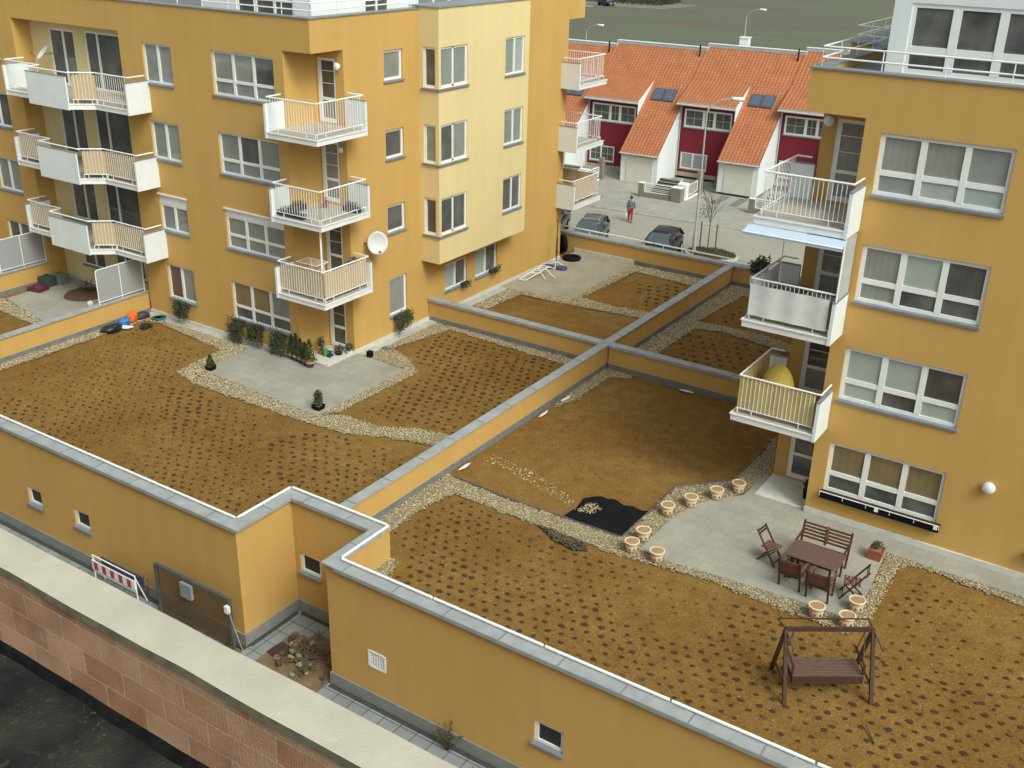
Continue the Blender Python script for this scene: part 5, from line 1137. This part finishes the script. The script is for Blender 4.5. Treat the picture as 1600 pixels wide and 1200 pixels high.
hanging('dark hanging plant under the narrow ground floor window with the red brown drape',MYL,-32.7,-31.95,.86,.75,.25)
hanging('dark bushy plant under the left pane of the wide ground floor window',MYL,-29.55,-28.85,.84,.95,.27)
hanging('dark bushy plant under the middle of the wide ground floor window, smallest of its three',MYL,-28.55,-27.9,.84,.8,.25)
hanging('dark bushy plant at the right end of the wide ground floor window, reaching the paving',MYL,-27.4,-26.75,.8,1.0,.25)
hanging('leafy trailing plant under the single window of the side facade',MXL,29.85,30.75,.8,.72,.2,ms=(1,2,0))
hanging('small plant on the sill of the first ground floor window behind the cross wall',MXL,34.3,34.85,.95,.3,.15,n=200,ms=(0,2))
hanging('small plant on the sill of the ground floor window nearest the far patio',MXL,36.4,37.05,1.0,.3,.2,n=260,ms=(1,2,0))
# bags and tools heaped on the gravel
def lumpy(label,name,x,y,rx,ry,rz,mt,cat='bag',a=0,grp='bags and sacks heaped by the dividing wall'):
    s=MB(); s.ball((0,0,rz*.75),rx,ry,rz,n=14,k=8,jit=.12); s.ball((rx*.5,ry*.3,rz*1.0),rx*.5,ry*.5,rz*.6,n=9,k=6,jit=.2)
    return one(name,s,mt,label,cat,grp,loc=(x,y,.02),rz=a)
BG=mat('black_plastic_sack',(.012,.012,.016),rough=.35,var=.4,spec=.7)
lumpy('large black sack at the near end of the heap by the dividing wall','sack',-33.95,23.75,.27,.42,.17,BG,'sack',-.3)
lumpy('bright blue sack in the heap by the dividing wall','sack',-34.1,24.45,.22,.26,.2,mat('blue_sack',(.03,.16,.48),rough=.5),'sack')
lumpy('orange sack in the heap by the dividing wall','sack',-34.15,24.9,.18,.24,.26,mat('orange_sack',(.75,.14,.02),rough=.5),'sack',.3)
lumpy('dark brown sack nearest the building in the heap','sack',-34.15,25.4,.2,.33,.16,mat('dark_brown_sack',(.05,.035,.035),rough=.6),'sack')
s=MB(); s.ball((0,0,.05),.3,.14,.06,n=10,k=5,jit=.2); one('white_wrapping',s,WHITECL,'crumpled white plastic wrapping in front of the blue sack','wrapping',loc=(-33.8,24.3,.02),rz=.6)
s=MB(); s.ball((0,0,.05),.26,.3,.07,n=10,k=5,jit=.3); one('dark_tarpaulin',s,BG,'small black tarpaulin on the soil in front of the orange sack','tarpaulin',loc=(-33.35,24.85,.0),rz=.6)
s=MB()
for k in range(9):
    r=.12+.02*k; s.lathe((0,0,.02+.012*(k%3)),[(r,0),(r+.012,.012),(r,.024),(r-.012,.012)],20)
s.tube((.2,.1,.04),(.7,-.3,.05),.012,6); one('garden_hose',s,mat('green_hose',(.04,.13,.09),rough=.5),'coiled green hose on the kerb beside the heap of sacks','hose',loc=(-33.6,25.75,.03))
# left recessed patio items
s=MB(); s.box(-.35,.35,-.28,.28,0,.16); s.ball((0,0,.18),.28,.22,.06,n=10,k=5,jit=.2); one('red_cushion_box',s,mat('dark_red_cloth',(.11,.015,.03)),'dark red cushion box on the recessed patio','cushion',loc=(-40.35,24.95,.035),rz=.2)
for k,(x,y,mt) in enumerate(((-40.55,25.55,mat('dark_green_crate',(.05,.07,.055))),(-40.4,26.1,mat('grey_green_crate',(.16,.19,.16))))):
    s=MB(); s.box(-.28,.28,-.25,.25,0,.04); 
    for a,b,c,d in ((-.28,.28,-.25,-.21),(-.28,.28,.21,.25),(-.28,-.24,-.21,.21),(.24,.28,-.21,.21)): s.box(a,b,c,d,.04,.42)
    s.box(-.24,.24,-.21,.21,.04,.36); one('plastic_crate',s,mt,['dark green crate beside the red cushion on the recessed patio','pale grey green crate in the corner of the recessed patio'][k],'crate','crates on the recessed patio',loc=(x,y,.035),rz=.1)
t=thing('flower_bed','round bed of rusty brown bark with a small shrub on the recessed patio','plant bed',(-38.3,25.75,.035)); s=MB()
s.lathe((0,0,0),[(.85,0),(.75,.1),(.5,.16)],20); s.build('bark_mulch',mat('rusty_bark_mulch',(.11,.05,.028),rough=1,var=.5,scale=20,bump=.5),t); s=MB(); leafcloud(s,(0,.1,.3),.4,.3,.3,260,.08,(0,2)); s.build('shrub',GR,t); s=MB(); s.tube((.2,.2,.1),(.3,.25,.75),.012); s.tube((-.1,.2,.1),(-.2,.3,.6),.01); s.build('stems',BARK,t)
s=MB(); s.ball((0,0,.13),.13,.13,.13,n=10,k=6); one('white_bucket',s,WHITE,'small white ball beside the mesh screen on the recessed patio','ball',loc=(-36.9,25.0,.036))
# ---------------------------------------------------------------- dishes
def dish(label,base,dirv,r,off,grp='satellite dishes'):
    t=thing('satellite_dish',label,'satellite dish',base,group=grp); d=Vector(dirv).normalized(); a=d.cross(Vector((0,0,1))).normalized(); b=a.cross(d)
    c=Vector(off); s=MB(); R=[]
    for k in range(7):
        rr=r*(k/6) if k else .004; R.append([c+a*rr*.88*math.cos(q)+b*rr*math.sin(q)+d*(.22*r*(rr/r)**2) for q in [2*PI*j/28 for j in range(28)]])
    R2=[[p+d*.012 for p in rg_] for rg_ in R[::-1]]
    s.loft(R+R2,cap=False); s.build('reflector',mat('white_dish',(.66,.67,.66),rough=.6,var=.05),t,smooth=True)
    s=MB(); s.tube((0,0,0),c,.022); s.tube(c-b*r*.8,c-b*r*.6+d*r*1.1,.012); s.ball(tuple(c-b*r*.6+d*r*1.1),.04,.04,.06,n=8,k=5); s.build('arm',STEEL,t)
dish('large white satellite dish on the side facade next to the lowest corner balcony',(-24.88,28.35,4.15),(.78,-.62,.12),.43,(.42,.25,.05))
dish('white satellite dish seen edge on above the topmost long balcony',(-39.3,26.85,9.75),(-.3,-.8,.75),.36,(-.25,-.5,-.05))
# ---------------------------------------------------------------- far patio
def lounger_bits():
    t=thing('folded_lounger','white folding lounger frame collapsed on the far patio','lounger',(-24.35,39.6,.036),.3); s=MB()
    for p,q in (((-.6,-.9,.05),(.1,.5,.35)),((-.25,-.95,.05),(.45,.45,.35)),((-.6,-.9,.05),(-.25,-.95,.05)),((.1,.5,.35),(.45,.45,.35)),((-.3,-.2,.2),(.2,-.3,.22)),((.1,.5,.35),(.3,1.1,.1)),((.45,.45,.35),(.6,1.0,.1)),((.0,.2,.3),(.5,-.4,.02)),((.3,.3,.3),(.9,-.1,.02))): s.tube(p,q,.022)
    s.build('tube_frame',PIPE,t); s=MB()
    for k in range(8): f=k/8; s.box(-.55+.65*f,-.2+.65*f,-.85+1.3*f,-.75+1.3*f,.06+.28*f,.075+.28*f)
    s.build('slats',mat('cream_slats',(.6,.55,.4)),t)
lounger_bits()
for k,(x,y) in enumerate(((-24.55,41.0),(-23.95,41.15))):
    s=MB(); s.lathe((0,0,0),[(.26,0),(.28,.06),(.25,.1),(.1,.13)],18); one('blue_cushion',s,mat('navy_cushion',(.05,.055,.17),rough=.8),['round navy cushion nearer the facade on the far patio','round navy cushion nearer the black tub on the far patio'][k],'cushion','navy cushions on the far patio',loc=(x,y,.036))
t=thing('parasol_stand','closed slim parasol standing on a folding foot beside the facade','parasol',(-24.35,41.3,.036)); s=MB(); s.tube((0,0,0),(0,0,2.3),.025); s.ball((0,0,2.25),.07,.07,.07,n=8,k=5); s.build('pole',STEEL,t); s=MB()
for k in range(4): a=k*PI/2+.4; s.tube((0,0,.25),(.5*math.cos(a),.5*math.sin(a),.02),.018)
s.build('feet',PIPE,t); s=MB(); s.lathe((0,0,.5),[(.03,0),(.06,.1),(.04,.9),(.02,1)],9); s.build('canopy',BARK,t)
s=MB(); s.lathe((0,0,0),[(.42,0),(.46,.08),(.42,.14),(.30,.14),(.28,.05)],28); one('black_tub',s,BLACK,'round shallow black tub lying on the far patio by the building corner','tub',loc=(-24.35,42.75,.036))
s=MB(); s.lathe((0,0,0),[(.2,-.12),(.42,-.10),(.45,0),(.42,.10),(.2,.12)],26,ax=0); one('leaning_tyre',s,BLACK,'black tyre standing behind the far corner of the left building','tyre',loc=(-25.25,43.4,.50),rz=.9)
# ---------------------------------------------------------------- ceramic pots on the right terrace
def ceramic():
    t=thing('ceramic_pot','x','flower pot',(0,0,0))
    s=MB(); s.lathe((0,0,0),[(.14,0),(.17,.02),(.20,.12),(.205,.22),(.19,.27),(.215,.30),(.235,.33),(.225,.345)],26); s.build('bowl',CERAM,t,smooth=True)
    s=MB(); s.lathe((0,0,.355),[(.236,-.018),(.238,.01),(.195,.012),(.19,-.03)],26,mats=[0,0,0]); s.f=s.f[:-2]; s.m=s.m[:-2]; s.build('rim',mat('pale_glazed_rim',(.72,.64,.46),rough=.5),t,smooth=True)
    s=MB(); s.lathe((0,0,.346),[(.2,0),(.19,.003),(.03,.012)],20); s.build('earth',mat('pot_soil',(.38,.22,.10),rough=1,var=.2,scale=10),t)
    s=MB()
    for k in range(9):
        a=2*PI*k/9; s.ball((.203*math.cos(a),.203*math.sin(a),.16),.028,.028,.045,n=7,k=5)
    s.build('relief',CERDK,t); return t
PC=[(-9.05,26.35,'cream ceramic pot nearest the right building door step'),(-9.42,25.62,'cream ceramic pot, second of the curved row counted from the door step'),(-9.85,24.80,'cream ceramic pot at the bend of the row, third from the door step'),(-10.2,24.0,'cream ceramic pot, fourth of the row from the door step'),(-10.15,22.42,'cream ceramic pot beside the tip of the black geotextile'),(-10.15,21.75,'cream ceramic pot on the gravel crossing below the black geotextile'),(-9.4,21.72,'cream ceramic pot at the paving corner right of the gravel crossing'),(-5.18,21.8,'cream ceramic pot nearest the chairs at the lower end of the paving'),(-4.45,22.6,'cream ceramic pot on the gravel at the right edge of the paving'),(-4.46,21.85,'cream ceramic pot just behind the garden swing')]
p0=ceramic()
for k,(x,y,lb) in enumerate(PC):
    o=p0 if k==0 else copy_tree(p0); o.location=(x,y,.04); o.rotation_euler=(0,0,k*.7); o.scale=(.86,.86,.86); tag(o,lb,'flower pot','cream ceramic pots round the right terrace')
potted('small round bush in a square red clay pot beside the garden furniture',-4.72,25.2,.036,.19,.3,.22,.13,'ball',pot=(TERRA,),square=True,n=300,sz=.05,ms=(1,0))
potted('dark plant in a black pot by the left door post of the right building',-8.55,28.6,.036,.13,.3,.3,.15,'ball',pot=(BLACK,),ms=(2,0))
potted('slim dark potted plant against the recess wall of the right building',-7.3,27.1,.062,.09,.3,.35,.1,'ball',pot=(BLACK,),ms=(0,),n=120)
# ---------------------------------------------------------------- garden furniture
def slats(mb,x0,x1,pts,w,th,m=0):
    for (y,z) in pts: mb.box(x0,x1,y-w/2,y+w/2,z-th/2,z+th/2,m)
def table():
    t=thing('garden_table','brown wooden garden table in the middle of the paved terrace','table',(-5.79,23.3,.036),-.02); s=MB()
    s.prism([(-.62,-.42),(.62,-.42),(.68,-.34),(.68,.34),(.62,.42),(-.62,.42),(-.68,.34),(-.68,-.34)],.69,.72); s.build('tabletop',WOODT,t,bevel=.006)
    for sx in (-1,1):
        for sy in (-1,1): s=MB(); s.bar((sx*.5,sy*.3,0),(sx*.5,sy*.3,.69),.05,.05,up=(0,1,0)); s.build('leg',WOOD,t)
    s=MB(); s.bar((-.5,-.3,.62),(.5,-.3,.62),.025,.08); s.bar((-.5,.3,.62),(.5,.3,.62),.025,.08); s.bar((-.5,-.3,.62),(-.5,.3,.62),.025,.08); s.bar((.5,-.3,.62),(.5,.3,.62),.025,.08); s.build('apron',WOOD,t)
table()
def bench():
    t=thing('garden_bench','wooden slatted garden bench behind the table','bench',(-5.85,24.2,.036),PI+.02); W=.62; s=MB()   # local front = -... seat towards +y after turn
    slats(s,-W,W,[(.02+k*.09,.43) for k in range(5)],.07,.022); s.build('seat',WOODR,t)
    s=MB()
    for k in range(5): s.box(-W,W,-.10-.03*k-.012,-.10-.03*k+.012,.52+k*.085,.575+k*.085)
    s.box(-.03,.03,-.26,-.08,.45,.92); s.build('backrest',WOODR,t)
    for sx in (-1,1):
        s=MB(); s.bar((sx*W,.42,0),(sx*W,.42,.64),.045,.045,up=(0,1,0)); s.build('leg',WOOD,t); s=MB(); s.bar((sx*W,-.02,0),(sx*W,-.24,.95),.045,.05,up=(1,0,0)); s.build('leg',WOOD,t)
        s=MB(); s.bar((sx*W,.46,.65),(sx*W,-.16,.66),.055,.025); s.build('armrest',WOOD,t)
    s=MB(); s.box(-W,W,-.04,-.015,.36,.42); s.box(-W,W,.40,.43,.36,.42); s.box(-.03,.03,-.015,.40,.37,.41); s.build('seat_frame',WOOD,t)
bench()
def armchair(label,x,y,rz):
    t=thing('garden_armchair',label,'armchair',(x,y,.036),rz,'slatted garden armchairs'); W=.27; s=MB()
    slats(s,-W,W,[(.02+k*.09,.43) for k in range(5)],.07,.022); s.build('seat',WOODR,t)
    s=MB()
    for k in range(5): s.box(-W,W,-.09-.035*k-.012,-.09-.035*k+.012,.50+k*.085,.56+k*.085)
    s.build('backrest',WOODR,t)
    for sx in (-1,1):
        s=MB(); s.bar((sx*W,.40,0),(sx*W,.40,.64),.04,.04,up=(0,1,0)); s.build('leg',WOOD,t); s=MB(); s.bar((sx*W,.0,0),(sx*W,-.25,.94),.04,.045,up=(1,0,0)); s.build('leg',WOOD,t)
        s=MB(); s.bar((sx*W,.44,.65),(sx*W,-.15,.66),.06,.025); s.build('armrest',WOODT,t)
    s=MB(); s.box(-W,W,-.04,-.015,.36,.42); s.box(-W,W,.38,.41,.36,.42); s.box(-.02,.02,-.015,.38,.37,.41); s.build('seat_frame',WOOD,t); return t
armchair('slatted wooden armchair on the near side of the table, the left of the two',-6.12,22.55,-.05)
armchair('slatted wooden armchair on the near side of the table, closer to the ceramic pots',-5.38,22.45,.02)
def folding(label,x,y,rz):
    t=thing('folding_chair',label,'folding chair',(x,y,.036),rz,'folding wooden chairs at the ends of the table'); W=.2; s=MB()
    slats(s,-W,W,[(-.14+k*.085,.45) for k in range(5)],.065,.02); s.build('seat',WOODR,t)
    s=MB()
    for zz,yy in ((.86,-.31),(.78,-.28)): s.box(-W,W,yy-.01,yy+.012,zz-.03,zz+.03)
    s.build('backrest',WOOD,t)
    for sx in (-1,1):
        s=MB(); s.bar((sx*W,.28,0),(sx*W,-.33,.90),.03,.045,up=(1,0,0)); s.build('leg',WOOD,t)
        s=MB(); s.bar((sx*(W-.03),-.26,0),(sx*(W-.03),.22,.44),.03,.045,up=(1,0,0)); s.build('leg',WOOD,t)
    s=MB(); s.bar((-W,-.2,.06),(W,-.2,.06),.025,.025); s.bar((-W,.22,.08),(W,.22,.08),.025,.025); s.build('stretcher',WOOD,t)
folding('folding wooden chair standing apart left of the table, facing it',-7.0,23.45,-PI/2-.15)
folding('folding wooden chair right of the table near the red pot',-4.72,23.1,PI/2+.25)
# ---------------------------------------------------------------- garden swing
def swing():
    x0,y0=-4.72,18.42; x1,y1=-3.17,19.49; ax=math.atan2(y1-y0,x1-x0); L=math.hypot(x1-x0,y1-y0)
    t=thing('garden_swing','dark brown wooden swing bench without canopy on the near soil terrace','garden swing',(x0,y0,0),ax)
    H_=1.53; D=1.14
    s=MB(); s.bar((0,D/2,H_),(L,D/2,H_),.07,.09); s.build('top_beam',WOOD,t)
    for x in (0,L):
        for yy in (0,D): s=MB(); s.bar((x,yy,0),(x,D/2,H_),.07,.08,up=(1,0,0)); s.build('leg',WOOD,t)
        s=MB(); s.bar((x,.14,.36),(x,D-.14,.36),.03,.05); s.build('side_brace',WOOD,t)
    s=MB()
    for a,b in (((0,D/2,H_),(-.12,D/2+.34,H_+.02)),((L,D/2,H_),(L-.0,D/2+.34,H_+.02)),((-.12,D/2+.34,H_+.02),(L,D/2+.34,H_+.02)),((0,D/2,H_),(.12,D/2-.35,H_-.32)),((L,D/2,H_),(L+.15,D/2-.35,H_-.32))): s.bar(a,b,.025,.025)
    s.build('canopy_frame',WOOD,t)
    b=.17; s=MB()
    slats(s,b,L-b,[(D/2-.30+k*.10,.55) for k in range(6)],.08,.022); s.build('seat',WOODT,t)
    s=MB(); s.box(b,L-b,D/2-.36,D/2-.335,.36,.54)
    for k in range(4): x=b+.02+(L-2*b-.04)*k/3; s.box(x-.02,x+.02,D/2-.33,D/2+.3,.40,.535)
    s.build('seat_frame',WOOD,t)
    for x in (b,L-b):
        s=MB(); s.bar((x,D/2-.3,.56),(x,D/2-.3,.80),.04,.04,up=(0,1,0)); s.bar((x,D/2-.33,.80),(x,D/2+.36,.82),.05,.03); s.build('armrest',WOOD,t)
        s=MB(); s.tube((x,D/2-.2,.78),(x,D/2,H_-.04),.012); s.tube((x,D/2+.25,.82),(x,D/2,H_-.04),.012); s.build('chain',STEEL,t)
swing()
for k,(x,y,a,L) in enumerate(((-2.75,18.3,2.2,.55),(-4.2,16.75,2.3,.25))):
    s=MB(); s.tube((0,0,.02),(L,0,.05),.022,6,r2=.01); one('stick',s,BARK,['dark stick lying on the soil in front of the swing','short stick on the soil near the zinc parapet'][k],'stick','sticks on the soil',loc=(x,y,0),rz=a)
# flower trough and rail under the ground floor window
def trough(label,u0,u1,z):
    t=thing('flower_trough',label,'flower trough',((u0+u1)/2,26.3,z),group='black flower troughs under the windows'); w_=(u1-u0)/2
    s=MB(); s.box(-w_,w_,-.02,.16,-.16,.03); s.build('trough',BLACK,t); s=MB(); s.box(-w_+.03,w_-.03,.0,.14,.02,.045); s.build('earth',mat('dark_earth',(.03,.022,.018)),t)
    s=MB(); s.tube((-w_,-.05,.06),(w_,-.05,.06),.014); 
    for k in range(6): x=-w_+2*w_*k/5; s.tube((x,-.05,.06),(x,-.03,-.06),.010)
    for x in (-w_*.02,w_*.95): s.box(x-.05,x+.05,-.07,-.04,-.06,.04)
    s.build('rail',PIPE,t)
trough('long black flower trough with a white rail under the three pane ground floor window',-6.7,-3.5,.85)
trough('black flower trough under the window cut off by the right picture edge',-1.35,-.05,.85)
# things on the balconies
def table_small(label,x,y,z,mt):
    t=thing('balcony_table',label,'table',(x,y,z)); s=MB(); s.box(-.4,.4,-.3,.3,.70,.73); s.build('tabletop',mt,t)
    for a in (-1,1):
        for b in (-1,1): s=MB(); s.tube((a*.34,b*.24,0),(a*.34,b*.24,.70),.018); s.build('leg',WHITE,t)
table_small('dark brown table on the balcony with the white cloth',-8.35,26.5,5.70,mat('dark_brown_tabletop',(.06,.03,.025),rough=.5))
t=thing('clothes_rack','white folding clothes rack on the lowest corner balcony of the left building','clothes rack',(-25.45,26.25,2.87)); s=MB()
for p,q in (((-.5,-.3,1.0),(.45,-.3,1.0)),((-.5,.3,1.0),(.45,.3,1.0)),((-.5,-.3,1.0),(-.5,.3,1.0)),((.45,-.3,1.0),(.45,.3,1.0)),((-.4,-.3,0),(.4,.3,1)),((.4,-.3,0),(-.4,.3,1)),((.45,0,1.0),(.7,.1,.3))): s.tube(p,q,.014,6)
s.build('frame',PIPE,t); s=MB()
for k in range(9): x=-.4+k*.1; s.tube((x,-.3,1.0),(x,.3,1.0),.006,5)
s.build('lines',PIPE,t)
s=MB(); s.tube((0,0,0),(0,0,2.55),.035); one('balcony_pole',s,PIPE,'white pole standing at the corner of the lowest corner balcony of the left building','pole',loc=(-24.35,25.55,2.86))
def planter(label,x,y,z,L,rz=0,ms=(0,),n=240):
    t=thing('balcony_planter',label,'planter',(x,y,z),rz,'planters on the middle corner balcony'); s=MB(); s.box(-L/2,L/2,-.1,.1,0,.17); s.build('box',mat('dark_blue_planter',(.03,.035,.06),rough=.5),t); s=MB(); leafcloud(s,(0,0,.24),L/2,.12,.14,n,.06,ms); s.build('foliage',GR,t)
planter('dark blue planter with low evergreens along the left end of the middle corner balcony',-25.6,25.5,5.64,1.2); planter('planter with evergreens along the side wall recess of the middle corner balcony',-26.0,26.2,5.64,.8,PI/2); planter('planter with evergreens at the right end of the middle corner balcony',-24.45,27.3,5.64,.7,0)
planter('planter with grey green plants on the lowest corner balcony by the door side',-24.45,27.35,3.6,.6,0,(1,2),160)
s=MB(); s.lathe((0,0,0),[(.09,0),(.11,.16),(.09,.16)],12); leafcloud(s,(0,0,.25),.12,.12,.1,60,.06,(1,)); leafcloud(s,(0,0,.34),.1,.1,.06,40,.05,(2,)); one('flowering_plant',s,[TERRA,GREEN2,mat('pink_petals',(.55,.06,.25))],'pink flowering pot plant on the middle corner balcony','flower pot',loc=(-25.5,27.1,5.64))
# awning and side screen of the right building
t=thing('awning','light blue awning under the topmost balcony of the right building','awning',(-8,25.4,8.2)); s=MB()
s.loft([[(x,25.44,8.25),(x,25.10,8.14),(x,25.10,8.125),(x,25.44,8.235)] for x in (-9.35,-6.80)]); s.box(-9.35,-6.8,25.085,25.10,8.05,8.14); bpart(s,'fabric',AWN,t); s=MB(); s.tube((-9.36,25.09,8.13),(-6.78,25.09,8.13),.022); bpart(s,'front_bar',PIPE,t); s=MB(); s.tube((-8.75,26.6,5.7),(-8.75,26.6,8.25),.014); bpart(s,'support_pole',PIPE,t)
t=thing('side_screen','grey side screen between two balconies of the right building','screen',(-6.8,26,7)); s=MB(); s.box(-6.875,-6.845,25.5,26.4,6.66,8.22); bpart(s,'panel',mat('grey_screen_panel',(.42,.42,.40),rough=.7),t); s=MB(); s.tube((-6.86,25.48,6.62),(-6.86,25.48,8.25),.025); bpart(s,'post',PIPE,t)
t=thing('balcony_plant','dark leafy plant in a box hanging outside the balcony with the white cloth','window plant',(-9.42,27.0,6.4)); s=MB(); s.box(-.12,.1,-.45,.45,-.1,.1); s.build('planter',WHITE,t); s=MB(); leafcloud(s,(-.05,0,.28),.24,.5,.24,420,.12,(0,2)); s.build('foliage',GR,t)
s=MB()
R=[]
for k in range(13):
    a=PI*k/12; R.append([(-.70*math.cos(a)*.95,.0,1.30*math.sin(a)**.8),(-.72*math.cos(a),.55,.9*math.sin(a)**.8),(-.6*math.cos(a),1.0,.3*math.sin(a))])
s.loft(R,closed=False,cap=False); one('beach_tent',s,mat('yellow_tent_cloth',(.48,.33,.06),rough=.8,var=.15),'curved yellow beach shelter on the balcony with yellow cloth','beach shelter',loc=(-8.45,26.8,2.94),rz=PI).scale=(.78,.85,.9)
s=MB(); s.box(-.38,.38,-.02,.02,.0,.62); one('storage_panel',s,mat('beige_panel',(.50,.47,.38)),'pale board leaning on the topmost long balcony of the left building','board',loc=(-34.2,26.75,8.45))
s=MB(); s.lathe((0,0,0),[(.05,0),(.05,.1)],8); s.tube((0,0,.1),(.0,0,.9),.012)

# white scraps along the wall flashing
for k,(x,y,a) in enumerate(((-16.42,28.9,1.5),(-16.40,27.4,1.6),(-16.40,22.9,1.55),(-13.3,31.95,.05))):
    s=MB(); s.ball((0,0,.03),.28,.05,.03,n=10,k=5,jit=.35); one('plastic_scrap',s,WHITECL,['scrap of white film at the wall foot nearest the far corner','scrap of white film at the foot of the long wall, second from the corner','scrap of white film at the foot of the long wall near the gravel crossing','scrap of white film at the foot of the right cross wall'][k],'plastic scrap','white plastic scraps',loc=(x,y,.02),rz=a)
